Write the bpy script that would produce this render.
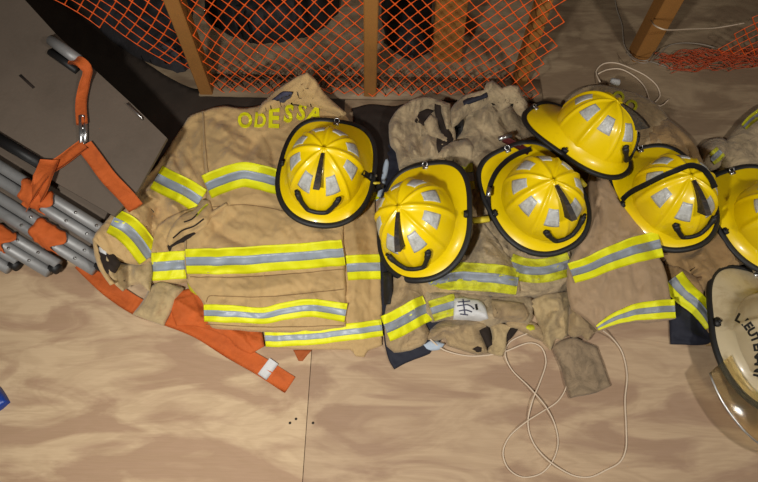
import bpy, bmesh, math, random
import numpy as np
from mathutils import Vector, Matrix, Euler
from mathutils.geometry import delaunay_2d_cdt
from mathutils.bvhtree import BVHTree

sc = bpy.context.scene
for o in list(bpy.data.objects):
    bpy.data.objects.remove(o)
COL = sc.collection

# ---------------------------------------------------------------- camera
H = 1.5
F = 539.0
CX, CY = 379.0, 241.0
CAMR = Euler((math.radians(25.4), 0, 0)).to_matrix() @ Matrix.Rotation(math.radians(1.0), 3, 'Z')
cd = bpy.data.cameras.new('camera')
cd.sensor_width = 36
cd.lens = F / 758 * 36
cd.clip_start = 0.02
cam = bpy.data.objects.new('camera', cd)
COL.objects.link(cam)
cam.matrix_world = Matrix.Translation((0, 0, H)) @ CAMR.to_4x4()
sc.camera = cam

# ---------------------------------------------------------------- world, lamps, exposure
w = bpy.data.worlds.new('world')
sc.world = w
w.use_nodes = True
w.node_tree.nodes['Background'].inputs[0].default_value = (1.0, 0.9, 0.8, 1)
w.node_tree.nodes['Background'].inputs[1].default_value = 0.035


def lamp(name, loc, size, energy, color, aim):
    l = bpy.data.lights.new(name, 'AREA')
    l.shape = 'DISK'
    l.size = size
    l.energy = energy
    l.color = color
    o = bpy.data.objects.new(name, l)
    COL.objects.link(o)
    o.location = loc
    o.rotation_euler = (Vector(aim) - Vector(loc)).to_track_quat('-Z', 'Y').to_euler()
    return o


lamp('work_lamp', (-0.50, -0.28, 1.48), 0.12, 25, (1.0, 0.965, 0.90), (-0.1, 0.8, 0))
lamp('ceiling_lamp', (1.35, -0.1, 1.9), 0.2, 16, (1.0, 0.95, 0.87), (0.3, 0.9, 0))
vs = sc.view_settings
sc.display_settings.display_device = 'sRGB'
vs.view_transform = 'Standard'
vs.look = 'None'
vs.gamma = 1
vs.use_curve_mapping = False
vs.exposure = 0.0

# ---------------------------------------------------------------- geometry helpers
NPR = np.array(CAMR)


def PN(px, py, z):
    """points of the floor plan seen at photo coordinates px, py when they lie at height z (arrays)"""
    px = np.asarray(px, float); py = np.asarray(py, float); z = np.asarray(z, float)
    d = np.stack([(px - CX) / F, -(py - CY) / F, -np.ones_like(px)], -1) @ NPR.T
    t = (z - H) / d[..., 2]
    p = d * t[..., None]
    p[..., 2] += H
    return p


def P(px, py, z):
    return Vector(PN(px, py, z))


def ray(px, py):
    d = CAMR @ Vector(((px - CX) / F, -(py - CY) / F, -1))
    return Vector((0, 0, H)), d.normalized()


def s2l(c):
    return tuple((v / 255 / 12.92 if v / 255 <= .04045 else ((v / 255 + .055) / 1.055) ** 2.4) for v in c)


def link_mesh(name, verts, faces, m, parent=None, smooth=True, mats=None, fm=None):
    me = bpy.data.meshes.new(name)
    me.from_pydata([tuple(v) for v in verts], [], [tuple(f) for f in faces])
    me.update()
    for q in (mats or [m]):
        me.materials.append(q)
    if smooth:
        me.polygons.foreach_set('use_smooth', [True] * len(me.polygons))
    if fm:
        me.polygons.foreach_set('material_index', fm)
    o = bpy.data.objects.new(name, me)
    COL.objects.link(o)
    if parent:
        o.parent = parent
        o.matrix_parent_inverse = world_of(parent).inverted()
    return o


def world_of(o):
    if o.parent is None:
        return o.matrix_basis.copy()
    return world_of(o.parent) @ o.matrix_parent_inverse @ o.matrix_basis


def tag(o, label, cat, group=None, kind=None):
    o['label'] = label
    o['category'] = cat
    if group: o['group'] = group
    if kind: o['kind'] = kind
    return o


def thing(name, label, cat, loc, group=None):
    o = bpy.data.objects.new(name, None)
    o.empty_display_size = .05
    COL.objects.link(o)
    o.location = loc
    return tag(o, label, cat, group)


def struct(o):
    o['kind'] = 'structure'
    return o


class MB:
    def __init__(s):
        s.v = []; s.f = []

    def add(s, vs_, fs):
        n = len(s.v)
        s.v += [Vector(v) for v in vs_]
        s.f += [tuple(i + n for i in f) for f in fs]

    def box(s, c, size, M=None, bev=0.0):
        bm = bmesh.new()
        bmesh.ops.create_cube(bm, size=1)
        for v in bm.verts:
            v.co = Vector((v.co.x * size[0], v.co.y * size[1], v.co.z * size[2]))
        if bev:
            bmesh.ops.bevel(bm, geom=bm.edges[:], offset=bev, segments=2, affect='EDGES')
        bm.verts.index_update()
        vs_ = [((M @ v.co) if M else v.co) + Vector(c) for v in bm.verts]
        fs = [[v.index for v in f.verts] for f in bm.faces]
        bm.free()
        s.add(vs_, fs)

    def tube(s, pts, r, seg=8, cap=True, flat=1.0, up=None, ang0=0.0):
        pts = [Vector(p) for p in pts]
        n = len(pts)
        rr = r if isinstance(r, (list, tuple)) else [r] * n
        vs_ = []; prev = None
        for i, p in enumerate(pts):
            t = (pts[min(i + 1, n - 1)] - pts[max(i - 1, 0)])
            t = t.normalized() if t.length > 1e-9 else Vector((0, 0, 1))
            if up is not None:
                a = Vector(up)
            else:
                a = prev if prev is not None else (Vector((0, 0, 1)) if abs(t.z) < .9 else Vector((1, 0, 0)))
            a = (a - t * a.dot(t)).normalized()
            b = t.cross(a)
            prev = a
            for k in range(seg):
                q = ang0 + 2 * math.pi * k / seg
                vs_.append(p + a * math.cos(q) * rr[i] * flat + b * math.sin(q) * rr[i])
        fs = [(i * seg + k, i * seg + (k + 1) % seg, (i + 1) * seg + (k + 1) % seg, (i + 1) * seg + k) for i in range(n - 1) for k in range(seg)]
        if cap:
            fs += [tuple(range(seg))[::-1], tuple((n - 1) * seg + k for k in range(seg))]
        s.add(vs_, fs)

    def build(s, name, m, parent=None, smooth=True):
        return link_mesh(name, s.v, s.f, m, parent, smooth)


def cr(pts, step=3.0, closed=False, sharp=False):
    """Catmull-Rom resampling of a polyline with any number of columns"""
    p = np.array(pts, float)
    n = len(p)
    out = []
    rng = range(n if closed else n - 1)
    for i in rng:
        if closed:
            a, b, c, d = p[(i - 1) % n], p[i], p[(i + 1) % n], p[(i + 2) % n]
        else:
            a, b, c, d = p[max(i - 1, 0)], p[i], p[i + 1], p[min(i + 2, n - 1)]
        L = np.linalg.norm((c - b)[:2])
        m = max(1, int(L / step))
        m1 = (c - a) * .5; m2 = (d - b) * .5
        if sharp:
            def turn(u, v):
                u = u[:2]; v = v[:2]
                return (u @ v) / (np.linalg.norm(u) * np.linalg.norm(v) + 1e-9)
            if turn(b - a, c - b) < .75: m1 = (c - b) * 1.0
            if turn(c - b, d - c) < .75: m2 = (c - b) * 1.0
        for M_ in (m1, m2):
            l = np.linalg.norm(M_[:2])
            if l > L and l > 0: M_ *= L / l
        for k in range(m):
            t = k / m
            out.append((2 * t**3 - 3 * t**2 + 1) * b + (t**3 - 2 * t**2 + t) * m1 + (-2 * t**3 + 3 * t**2) * c + (t**3 - t**2) * m2)
    if not closed: out.append(p[-1])
    return np.array(out)


_rs = np.random.RandomState(7)
_G = _rs.rand(8, 64, 64) * 2 - 1


def vnoise(x, y, s=0):
    x = np.asarray(x, float) + s * 17.31; y = np.asarray(y, float) - s * 9.7
    g = _G[s % 8]
    xi = np.floor(x).astype(int); yi = np.floor(y).astype(int)
    fx = x - xi; fy = y - yi
    fx = fx * fx * fx * (fx * (fx * 6 - 15) + 10); fy = fy * fy * fy * (fy * (fy * 6 - 15) + 10)
    a = g[xi % 64, yi % 64]; b = g[(xi + 1) % 64, yi % 64]; c = g[xi % 64, (yi + 1) % 64]; d = g[(xi + 1) % 64, (yi + 1) % 64]
    return (a * (1 - fx) + b * fx) * (1 - fy) + (c * (1 - fx) + d * fx) * fy


def segdist(x, y, line, closed=False):
    """distance of points to a polyline and the place along it (0..1)"""
    L = np.array(line, float)[:, :2]
    if closed: L = np.vstack([L, L[:1]])
    seg = np.linalg.norm(L[1:] - L[:-1], axis=1)
    tot = seg.sum(); acc = 0
    best = np.full(np.shape(x), 1e9); bt = np.zeros(np.shape(x))
    for i in range(len(L) - 1):
        a, b = L[i], L[i + 1]
        d = b - a; l2 = (d**2).sum()
        if l2 < 1e-9: continue
        t = np.clip(((x - a[0]) * d[0] + (y - a[1]) * d[1]) / l2, 0, 1)
        q = np.hypot(x - a[0] - t * d[0], y - a[1] - t * d[1])
        m = q < best
        best = np.where(m, q, best); bt = np.where(m, (acc + t * seg[i]) / tot, bt)
        acc += seg[i]
    return best, bt


# hollows pressed into the coats by the helmets' weight: plan position, radius, height
PRESS = [(324, 171, 56, .060), (421, 221, 60, .030), (534, 197, 58, .046), (665, 203, 63, .044), (586, 135, 54, .085), (757, 222, 64, .044)]


class Cloth:
    """a piece of folded cloth: its outline, the height of its surface and its wrinkles"""

    def __init__(s, poly, z0=0.0, thick=.012, puff=.02, W=26, folds=(), auto=6, ang=0.0, spread=.6, amp=.006, crinkle=.0014, seed=0, slope=(0, 0), edge=5.0, step=2.0, on=(), sink=0.0, press=True):
        s.P = cr(poly, 3.0, True, True)
        kk = np.arange(len(s.P)) * 1.0
        s.P[:, 0] += .55 * vnoise(kk / 3.1, kk * 0 + seed, 1); s.P[:, 1] += .55 * vnoise(kk / 3.1, kk * 0 + seed, 2)
        s.z0 = z0; s.thick = thick; s.puff = puff; s.W = W; s.amp = amp; s.crinkle = crinkle; s.seed = seed; s.edge = edge; s.step = step
        s.press = press; s.on = list(on); s.sink = sink; s.c = s.P.mean(0); s.slope = slope; s.ang = ang
        s.folds = [(cr(l, 4.0), a, w_) for l, a, w_ in folds]
        rnd = random.Random(seed * 91 + 5)
        x0, y0 = s.P.min(0); x1, y1 = s.P.max(0)
        for _ in range(auto):
            cx_, cy_ = rnd.uniform(x0, x1), rnd.uniform(y0, y1)
            a = ang + rnd.uniform(-spread, spread); L = rnd.uniform(20, 60)
            c = rnd.uniform(-.25, .25)
            pts = [(cx_ + math.cos(a + c * t) * t * L * .5, cy_ + math.sin(a + c * t) * t * L * .5) for t in (-1, -.5, 0, .5, 1)]
            s.folds.append((np.array(pts), rnd.choice([1, 1, -1]) * rnd.uniform(.5, 1.1) * amp, rnd.uniform(3.0, 6.5)))

    def inside(s, x, y):
        ins = np.zeros(np.shape(x), bool)
        B = s.P[::2]
        j = len(B) - 1
        for i in range(len(B)):
            xi, yi = B[i]; xj, yj = B[j]
            if yi != yj:
                ins ^= ((yi > y) != (yj > y)) & (x < (xj - xi) * (y - yi) / (yj - yi) + xi)
            j = i
        return ins

    def base(s, x, y):
        x = np.asarray(x, float); y = np.asarray(y, float)
        z = s.z0 + np.maximum(0, s.slope[0] * (x - s.c[0]) + s.slope[1] * (y - s.c[1])) + 0 * x
        if s.on:
            acc = 0
            offs = [(0, 0), (4, 0), (-4, 0), (0, 4), (0, -4)]
            for dx, dy in offs:
                m = np.zeros(np.shape(x))
                for c in s.on:
                    ins = c.inside(x + dx, y + dy)
                    if ins.any():
                        m = np.maximum(m, np.where(ins, c.h(x + dx, y + dy), 0))
                acc = acc + m
            z = z + acc / len(offs) - s.sink
        return z

    def h(s, x, y):
        x = np.asarray(x, float); y = np.asarray(y, float)
        d, _ = segdist(x, y, s.P, True)
        e = np.clip(d / s.edge, 0, 1)
        out = s.thick * (.25 + .75 * np.sqrt(1 - (1 - e)**2))
        q = np.clip(d / s.W, 0, 1)
        out = out + s.puff * (q * q * (3 - 2 * q))
        f = 0
        for l, a, w_ in s.folds:
            dd, t = segdist(x, y, l)
            f = f + a * np.exp(-np.sqrt((dd / w_)**2 + .04) * 1.5 + .3) * np.clip(np.sin(np.pi * np.clip(t, .04, .96)) * 2.2, 0, 1)
        sd = s.seed
        ca, sa = math.cos(s.ang), math.sin(s.ang)
        u = (x * ca + y * sa); v = (-x * sa + y * ca)
        wx = vnoise(u / 30, v / 30, sd) * 14; wy = vnoise(u / 30, v / 30, sd + 1) * 14
        n1 = 1 - 2 * np.abs(vnoise((u + wx) / 46, (v + wy) / 17, sd + 2))
        n2 = vnoise((u + wx) / 22, (v + wy) / 11, sd + 3)
        n3 = 1 - 2 * np.abs(vnoise((u + wx * .5) / 9, (v + wy * .5) / 5.5, sd + 4))
        w_ = np.clip(d / 7, 0, 1)
        out = out + w_ * (f * 1.7 + s.amp * .95 * n1 + s.amp * .6 * n2) + (.3 + .7 * w_) * s.crinkle * 1.9 * n3
        # creases: thin sharp ridges and valleys running along the pull of the cloth
        r1 = np.clip(1 - 3.2 * np.abs(vnoise((u + wx * 1.6) / 58, (v + wy * 1.4) / 19, sd + 5)), 0, 1)**1.4
        r2 = np.clip(1 - 3.2 * np.abs(vnoise((u - wy * 1.5) / 34 + 7, (v + wx * 1.2) / 15, sd + 6)), 0, 1)**1.4
        out = out + w_ * s.amp * (.75 * r1 - .7 * r2)
        # doubled, top-stitched hem
        out = out + .0016 * np.exp(-((d - 1.8) / 1.5)**2) - .0016 * np.exp(-((d - 5.0) / 1.1)**2)
        z = s.base(x, y) + np.maximum(out, s.thick * .55)
        if s.press:
            for cx_, cy_, R_, cap in PRESS:
                r = np.hypot(x - cx_, y - cy_) / R_
                z = np.minimum(z, cap + .004 * (vnoise(x / 9, y / 9, 3) if s.crinkle else 0) + np.maximum(0, r - .9) * .30)
        return z

    def build(s, name, m, parent=None, skirt=None):
        B = s.P
        x0, y0 = B.min(0); x1, y1 = B.max(0)
        st = s.step
        gx, gy = np.meshgrid(np.arange(x0, x1, st), np.arange(y0, y1, st))
        gx = gx + (np.arange(gx.shape[0]) % 2)[:, None] * st * .5
        gx = gx.ravel(); gy = gy.ravel()
        d, _ = segdist(gx, gy, B, True)
        inside = np.zeros(len(gx), bool)
        j = len(B) - 1
        for i in range(len(B)):
            xi, yi = B[i]; xj, yj = B[j]
            if yi != yj:
                c = ((yi > gy) != (yj > gy)) & (gx < (xj - xi) * (gy - yi) / (yj - yi) + xi)
                inside ^= c
            j = i
        k = inside & (d > st * .45)
        # an extra ring near the hem keeps its rounded edge crisp
        pts = np.vstack([B, np.stack([gx[k], gy[k]], 1)])
        nb = len(B)
        res = delaunay_2d_cdt([Vector(p) for p in pts], [(i, (i + 1) % nb) for i in range(nb)], [list(range(nb))], 1, 1e-4)
        vv = np.array([tuple(v) for v in res[0]]); ff = res[2]
        z = s.h(vv[:, 0], vv[:, 1])
        # keep the slopes of the cloth gentle enough for it not to fold over itself
        ed = set()
        for f in ff:
            for i in range(len(f)):
                a, b_ = f[i], f[(i + 1) % len(f)]
                ed.add((min(a, b_), max(a, b_)))
        ed = np.array(sorted(ed))
        L_ = np.linalg.norm(vv[ed[:, 0]] - vv[ed[:, 1]], axis=1) * .0048
        for _ in range(6):
            dz = z[ed[:, 0]] - z[ed[:, 1]]
            ex = np.sign(dz) * np.maximum(0, np.abs(dz) - L_) * .25
            np.add.at(z, ed[:, 0], -ex * .6); np.add.at(z, ed[:, 1], ex * .6)
        co = PN(vv[:, 0], vv[:, 1], z)
        faces = [tuple(f) for f in ff]
        # face orientation: up
        def up(f):
            a, b, c = co[f[0]], co[f[1]], co[f[2]]
            return np.cross(b - a, c - a)[2] > 0
        faces = [f if up(f) else f[::-1] for f in faces]
        # hem going down to the layer below
        cnt = {}
        for f in faces:
            for i in range(len(f)):
                e = (f[i], f[(i + 1) % len(f)])
                cnt[e] = 1
        be = [e for e in cnt if (e[1], e[0]) not in cnt]
        bi = sorted({i for e in be for i in e})
        mp = {}
        bz = s.base(vv[:, 0], vv[:, 1])
        verts = list(co)
        for i in bi:
            q = co[i].copy()
            q[2] = (min(bz[i], co[i][2] - .001) - (.004 if s.on else 0) if skirt is None else skirt)
            mp[i] = len(verts); verts.append(q)
        faces += [(e[1], e[0], mp[e[0]], mp[e[1]]) for e in be]
        return link_mesh(name, verts, faces, m, parent)


def strip(surf, line, width, m, name, parent, off=.0016, n=None, t=.0012, jitter=0.0):
    """a band sewn on the cloth along a line; width may vary along it; surf gives the height"""
    L = cr(line, 2.2)
    N = len(L)
    kk = np.arange(N) * 1.0
    jj = .35 if N > 8 else 0
    L = L.copy(); L[:, 0] += jj * vnoise(kk / 4, kk * 0 + L[0, 0], 1); L[:, 1] += jj * vnoise(kk / 4, kk * 0 + L[0, 1], 2)
    wd = np.interp(np.linspace(0, 1, N), np.linspace(0, 1, len(width)), width) if isinstance(width, (list, tuple)) else np.full(N, float(width))
    T = np.gradient(L[:, :2], axis=0); T /= np.linalg.norm(T, axis=1)[:, None] + 1e-9
    Nn = np.stack([-T[:, 1], T[:, 0]], 1)
    M_ = max(3, int(max(wd) / 2.2)) if n is None else n
    u = np.linspace(-.5, .5, M_)
    X = L[:, 0, None] + Nn[:, 0, None] * wd[:, None] * u
    Y = L[:, 1, None] + Nn[:, 1, None] * wd[:, None] * u
    hz = surf.h(X, Y)
    nb_ = [surf.h(X + a, Y + b_) for a, b_ in ((2.2, 0), (-2.2, 0), (0, 2.2), (0, -2.2))]
    hz = np.maximum(hz * .4 + sum(nb_) * .15, hz - .001)
    co = PN(X, Y, hz + off)
    lo = PN(X, Y, hz + off - t - .001)
    idx = np.arange(N * M_).reshape(N, M_)
    fs = [(idx[i, j], idx[i, j + 1], idx[i + 1, j + 1], idx[i + 1, j]) for i in range(N - 1) for j in range(M_ - 1)]
    verts = list(co.reshape(-1, 3)) + list(lo.reshape(-1, 3))
    q = N * M_
    ring = [idx[0, j] for j in range(M_)] + [idx[i, -1] for i in range(1, N)] + [idx[-1, j] for j in range(M_ - 2, -1, -1)] + [idx[i, 0] for i in range(N - 2, 0, -1)]
    fs += [(ring[k], ring[(k + 1) % len(ring)], ring[(k + 1) % len(ring)] + q, ring[k] + q) for k in range(len(ring))]
    fs = [tuple(int(i) for i in f)[::-1] for f in fs]
    return link_mesh(name, verts, fs, m, parent)


def seam(surf, line, parent, w_=.9, m=None, off=.001):
    return strip(surf, line, w_, m or M_SEAM, 'seam', parent, off, n=3, t=.001)


def hivis(surf, line, width, parent, frac=.34, off=.0034, mats=None):
    ym, sm = mats or (M_YEL, M_SIL)
    a = strip(surf, line, width, ym, 'reflective_stripe', parent, off)
    w2 = [v * frac for v in width] if isinstance(width, (list, tuple)) else width * frac
    b = strip(surf, line, w2, sm, 'silver_band', a, off + .0012, n=5)
    return a


# ---------------------------------------------------------------- materials
def mat(name, col, rough=.8, bump=0.0, scale=200.0, var=.12, vscale=9.0, metal=0.0, col2=None, spots=None, coat=0.0, weave=0.0, sheen=0.0, spec=None, crease=0, cdist=.01):
    m = bpy.data.materials.new(name)
    m.use_nodes = True
    nt = m.node_tree; nd = nt.nodes; lk = nt.links
    b = nd['Principled BSDF']
    b.inputs['Roughness'].default_value = rough
    b.inputs['Metallic'].default_value = metal
    if coat: b.inputs['Coat Weight'].default_value = coat; b.inputs['Coat Roughness'].default_value = .12
    if sheen: b.inputs['Sheen Weight'].default_value = sheen
    if spec is not None: b.inputs['Specular IOR Level'].default_value = spec
    c = s2l(col)
    c2 = s2l(col2) if col2 else tuple(v * (1 - var * 2) for v in c)
    tc = nd.new('ShaderNodeTexCoord')
    n = nd.new('ShaderNodeTexNoise'); n.inputs['Scale'].default_value = vscale; n.inputs['Detail'].default_value = 7; n.inputs['Roughness'].default_value = .62
    lk.new(tc.outputs['Object'], n.inputs['Vector'])
    r = nd.new('ShaderNodeValToRGB')
    r.color_ramp.elements[0].position = .32; r.color_ramp.elements[0].color = (*c2, 1)
    r.color_ramp.elements[1].position = .62; r.color_ramp.elements[1].color = (*c, 1)
    lk.new(n.outputs['Fac'], r.inputs['Fac'])
    out = r.outputs['Color']
    if spots:
        sc_, amt, c3 = spots
        n2 = nd.new('ShaderNodeTexNoise'); n2.inputs['Scale'].default_value = sc_; n2.inputs['Detail'].default_value = 9; n2.inputs['Roughness'].default_value = .75; n2.inputs['Distortion'].default_value = .6
        lk.new(tc.outputs['Object'], n2.inputs['Vector'])
        r2 = nd.new('ShaderNodeValToRGB'); r2.color_ramp.elements[0].position = .58 - amt * .2; r2.color_ramp.elements[1].position = .72 - amt * .1
        lk.new(n2.outputs['Fac'], r2.inputs['Fac'])
        mm = nd.new('ShaderNodeMath'); mm.operation = 'MULTIPLY'; mm.inputs[1].default_value = min(1, amt)
        lk.new(r2.outputs['Color'], mm.inputs[0])
        mx = nd.new('ShaderNodeMix'); mx.data_type = 'RGBA'
        lk.new(mm.outputs[0], mx.inputs['Factor']); lk.new(out, mx.inputs[6]); mx.inputs[7].default_value = (*s2l(c3), 1)
        out = mx.outputs[2]
    lk.new(out, b.inputs['Base Color'])
    if bump:
        n3 = nd.new('ShaderNodeTexNoise'); n3.inputs['Scale'].default_value = scale; n3.inputs['Detail'].default_value = 4
        lk.new(tc.outputs['Object'], n3.inputs['Vector'])
        bp = nd.new('ShaderNodeBump'); bp.inputs['Strength'].default_value = bump; bp.inputs['Distance'].default_value = .002
        lk.new(n3.outputs['Fac'], bp.inputs['Height'])
        if crease:
            n4 = nd.new('ShaderNodeTexNoise'); n4.inputs['Scale'].default_value = crease; n4.inputs['Detail'].default_value = 2; n4.inputs['Roughness'].default_value = .5; n4.inputs['Distortion'].default_value = .8
            lk.new(tc.outputs['Object'], n4.inputs['Vector'])
            pm = nd.new('ShaderNodeMath'); pm.operation = 'MULTIPLY'; pm.inputs[1].default_value = 3
            pp = nd.new('ShaderNodeMath'); pp.operation = 'PINGPONG'; pp.inputs[1].default_value = .5
            lk.new(n4.outputs['Fac'], pm.inputs[0]); lk.new(pm.outputs[0], pp.inputs[0])
            b4 = nd.new('ShaderNodeBump'); b4.inputs['Strength'].default_value = .42; b4.inputs['Distance'].default_value = cdist
            lk.new(pp.outputs[0], b4.inputs['Height']); lk.new(b4.outputs['Normal'], bp.inputs['Normal'])
        if weave:
            wv = nd.new('ShaderNodeTexWave'); wv.inputs['Scale'].default_value = weave; wv.inputs['Distortion'].default_value = .5
            lk.new(tc.outputs['Object'], wv.inputs['Vector'])
            b2 = nd.new('ShaderNodeBump'); b2.inputs['Strength'].default_value = .35; b2.inputs['Distance'].default_value = .001
            lk.new(wv.outputs['Fac'], b2.inputs['Height']); lk.new(bp.outputs['Normal'], b2.inputs['Normal'])
            lk.new(b2.outputs['Normal'], b.inputs['Normal'])
        else:
            lk.new(bp.outputs['Normal'], b.inputs['Normal'])
    return m


def plywood(name, light, dark, ring, rot=0.0, sx=1.0):
    m = bpy.data.materials.new(name)
    m.use_nodes = True
    nt = m.node_tree; nd = nt.nodes; lk = nt.links
    b = nd['Principled BSDF']; b.inputs['Roughness'].default_value = .72; b.inputs['Specular IOR Level'].default_value = .25
    tc = nd.new('ShaderNodeTexCoord')
    mp = nd.new('ShaderNodeMapping'); mp.inputs['Rotation'].default_value = (0, 0, rot); mp.inputs['Scale'].default_value = (1.0 * sx, 3.1, 1)
    lk.new(tc.outputs['Object'], mp.inputs['Vector'])
    n0 = nd.new('ShaderNodeTexNoise'); n0.inputs['Scale'].default_value = 2.6; n0.inputs['Detail'].default_value = 5; n0.inputs['Roughness'].default_value = .5; n0.inputs['Distortion'].default_value = 1.1
    lk.new(mp.outputs[0], n0.inputs['Vector'])
    # growth-ring contours of the peeled veneer
    mul = nd.new('ShaderNodeMath'); mul.operation = 'MULTIPLY'; mul.inputs[1].default_value = 9.0
    lk.new(n0.outputs['Fac'], mul.inputs[0])
    fr = nd.new('ShaderNodeMath'); fr.operation = 'PINGPONG'; fr.inputs[1].default_value = .5
    lk.new(mul.outputs[0], fr.inputs[0])
    r1 = nd.new('ShaderNodeValToRGB')
    r1.color_ramp.elements[0].position = .05; r1.color_ramp.elements[0].color = (0, 0, 0, 1)
    r1.color_ramp.elements[1].position = .42; r1.color_ramp.elements[1].color = (1, 1, 1, 1)
    lk.new(fr.outputs[0], r1.inputs['Fac'])
    n1 = nd.new('ShaderNodeTexNoise'); n1.inputs['Scale'].default_value = 3.4; n1.inputs['Detail'].default_value = 6; n1.inputs['Distortion'].default_value = .9
    lk.new(mp.outputs[0], n1.inputs['Vector'])
    r2 = nd.new('ShaderNodeValToRGB')
    r2.color_ramp.elements[0].position = .44; r2.color_ramp.elements[1].position = .56
    lk.new(n1.outputs['Fac'], r2.inputs['Fac'])
    mA = nd.new('ShaderNodeMix'); mA.data_type = 'RGBA'
    lk.new(r2.outputs['Color'], mA.inputs['Factor']); mA.inputs[6].default_value = (*s2l(light), 1); mA.inputs[7].default_value = (*s2l(dark), 1)
    mB = nd.new('ShaderNodeMix'); mB.data_type = 'RGBA'; mB.blend_type = 'MIX'
    inv = nd.new('ShaderNodeMath'); inv.operation = 'MULTIPLY_ADD'; inv.inputs[1].default_value = -.26; inv.inputs[2].default_value = .26
    lk.new(r1.outputs['Color'], inv.inputs[0])
    lk.new(inv.outputs[0], mB.inputs['Factor']); lk.new(mA.outputs[2], mB.inputs[6]); mB.inputs[7].default_value = (*s2l(ring), 1)
    # fine fibres
    mp2 = nd.new('ShaderNodeMapping'); mp2.inputs['Rotation'].default_value = (0, 0, rot); mp2.inputs['Scale'].default_value = (6, 120, 1)
    lk.new(tc.outputs['Object'], mp2.inputs['Vector'])
    n2 = nd.new('ShaderNodeTexNoise'); n2.inputs['Scale'].default_value = 3; n2.inputs['Detail'].default_value = 5
    lk.new(mp2.outputs[0], n2.inputs['Vector'])
    mC = nd.new('ShaderNodeMix'); mC.data_type = 'RGBA'; mC.blend_type = 'MULTIPLY'; mC.inputs['Factor'].default_value = .28
    lk.new(mB.outputs[2], mC.inputs[6]); lk.new(n2.outputs['Color'], mC.inputs[7])
    bw = nd.new('ShaderNodeRGBToBW'); lk.new(n2.outputs['Color'], bw.inputs[0])
    r4 = nd.new('ShaderNodeValToRGB'); r4.color_ramp.elements[0].position = .3; r4.color_ramp.elements[0].color = (.72, .68, .64, 1); r4.color_ramp.elements[1].position = .6
    lk.new(bw.outputs[0], r4.inputs['Fac']); lk.new(r4.outputs['Color'], mC.inputs[7])
    # dark specks and scuffs
    n3 = nd.new('ShaderNodeTexNoise'); n3.inputs['Scale'].default_value = 26; n3.inputs['Detail'].default_value = 8; n3.inputs['Roughness'].default_value = .7
    lk.new(tc.outputs['Object'], n3.inputs['Vector'])
    r3 = nd.new('ShaderNodeValToRGB'); r3.color_ramp.elements[0].position = .70; r3.color_ramp.elements[1].position = .80
    lk.new(n3.outputs['Fac'], r3.inputs['Fac'])
    mD = nd.new('ShaderNodeMix'); mD.data_type = 'RGBA'
    m5 = nd.new('ShaderNodeMath'); m5.operation = 'MULTIPLY'; m5.inputs[1].default_value = .6
    lk.new(r3.outputs['Color'], m5.inputs[0]); lk.new(m5.outputs[0], mD.inputs['Factor'])
    lk.new(mC.outputs[2], mD.inputs[6]); mD.inputs[7].default_value = (*s2l((92, 68, 50)), 1)
    lk.new(mD.outputs[2], b.inputs['Base Color'])
    bp = nd.new('ShaderNodeBump'); bp.inputs['Strength'].default_value = .25; bp.inputs['Distance'].default_value = .001
    lk.new(bw.outputs[0], bp.inputs['Height']); lk.new(bp.outputs['Normal'], b.inputs['Normal'])
    return m


M_PLY = plywood('plywood', (202, 176, 142), (172, 142, 115), (164, 136, 106))
M_PLY2 = plywood('plywood_worn', (188, 162, 132), (162, 134, 110), (152, 124, 98), rot=.03)
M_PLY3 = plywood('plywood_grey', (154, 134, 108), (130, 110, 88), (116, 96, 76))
M_TANA = mat('tan_aramid', (200, 167, 114), .86, .5, 600, .07, 7, sheen=.15, weave=260, spots=(14, .25, (150, 118, 80)), crease=9, cdist=0.01)
M_TANB = mat('worn_tan_aramid', (182, 156, 115), .88, .5, 600, .10, 9, sheen=.15, weave=260, spots=(16, .6, (112, 92, 70)), crease=13, cdist=0.014)
M_TANC = mat('greyed_tan_aramid', (186, 165, 130), .88, .5, 600, .11, 10, sheen=.15, weave=260, spots=(15, .7, (104, 90, 72)), crease=14, cdist=0.016)
M_TANE = mat('brown_tan_aramid', (162, 130, 86), .87, .5, 600, .09, 8, sheen=.12, weave=260, spots=(16, .4, (110, 82, 56)), crease=11, cdist=0.014)
M_RIB = mat('ribbed_knit', (190, 166, 122), .92, .6, 500, .08, 9, sheen=.2, spots=(18, .5, (120, 98, 68)), crease=14, cdist=0.008)
M_KNIT = mat('dirty_grey_knit', (160, 138, 110), .95, .8, 420, .12, 12, sheen=.1, spots=(20, .7, (84, 72, 56)))
M_YEL = mat('lime_yellow_tape', (236, 236, 18), .55, .35, 500, .04, 16, spots=(30, .15, (170, 165, 30)))
M_YELD = mat('soiled_lime_tape', (214, 214, 34), .6, .4, 500, .10, 14, spots=(26, .75, (128, 118, 44)), crease=12, cdist=0.006)
M_SIL = mat('silver_tape', (158, 168, 180), .42, .2, 500, .05, 14, spec=.7, spots=(30, .15, (120, 124, 122)))
M_SILD = mat('scuffed_silver_tape', (146, 153, 164), .48, .25, 500, .08, 14, spec=.6, spots=(28, .5, (112, 106, 96)))
M_SEAM = mat('seam_thread', (146, 114, 74), .9)
M_NAVY = mat('navy_lining', (30, 32, 46), .8, .3, 400, .1, 12)
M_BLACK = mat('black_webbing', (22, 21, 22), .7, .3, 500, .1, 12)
M_DARKGAP = mat('dark_gap_and_lining', (40, 29, 22), .9, .3, 400, .1, 12)  # near-black brown that colours in shaded gaps and openings, also the floor underlay
M_HELM = mat('yellow_helmet_shell', (250, 216, 2), .34, .03, 300, .03, 6, coat=.25, spots=(22, .22, (196, 150, 10)))
M_HELMD = mat('yellow_helmet_shell_scuffed', (238, 194, 8), .42, .06, 300, .05, 6, coat=.15, spots=(18, .45, (178, 134, 16)))
M_REFL = mat('silver_sticker', (204, 206, 204), .35, .5, 160, .12, 60, spec=.8, spots=(50, .6, (128, 124, 112)))
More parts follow.
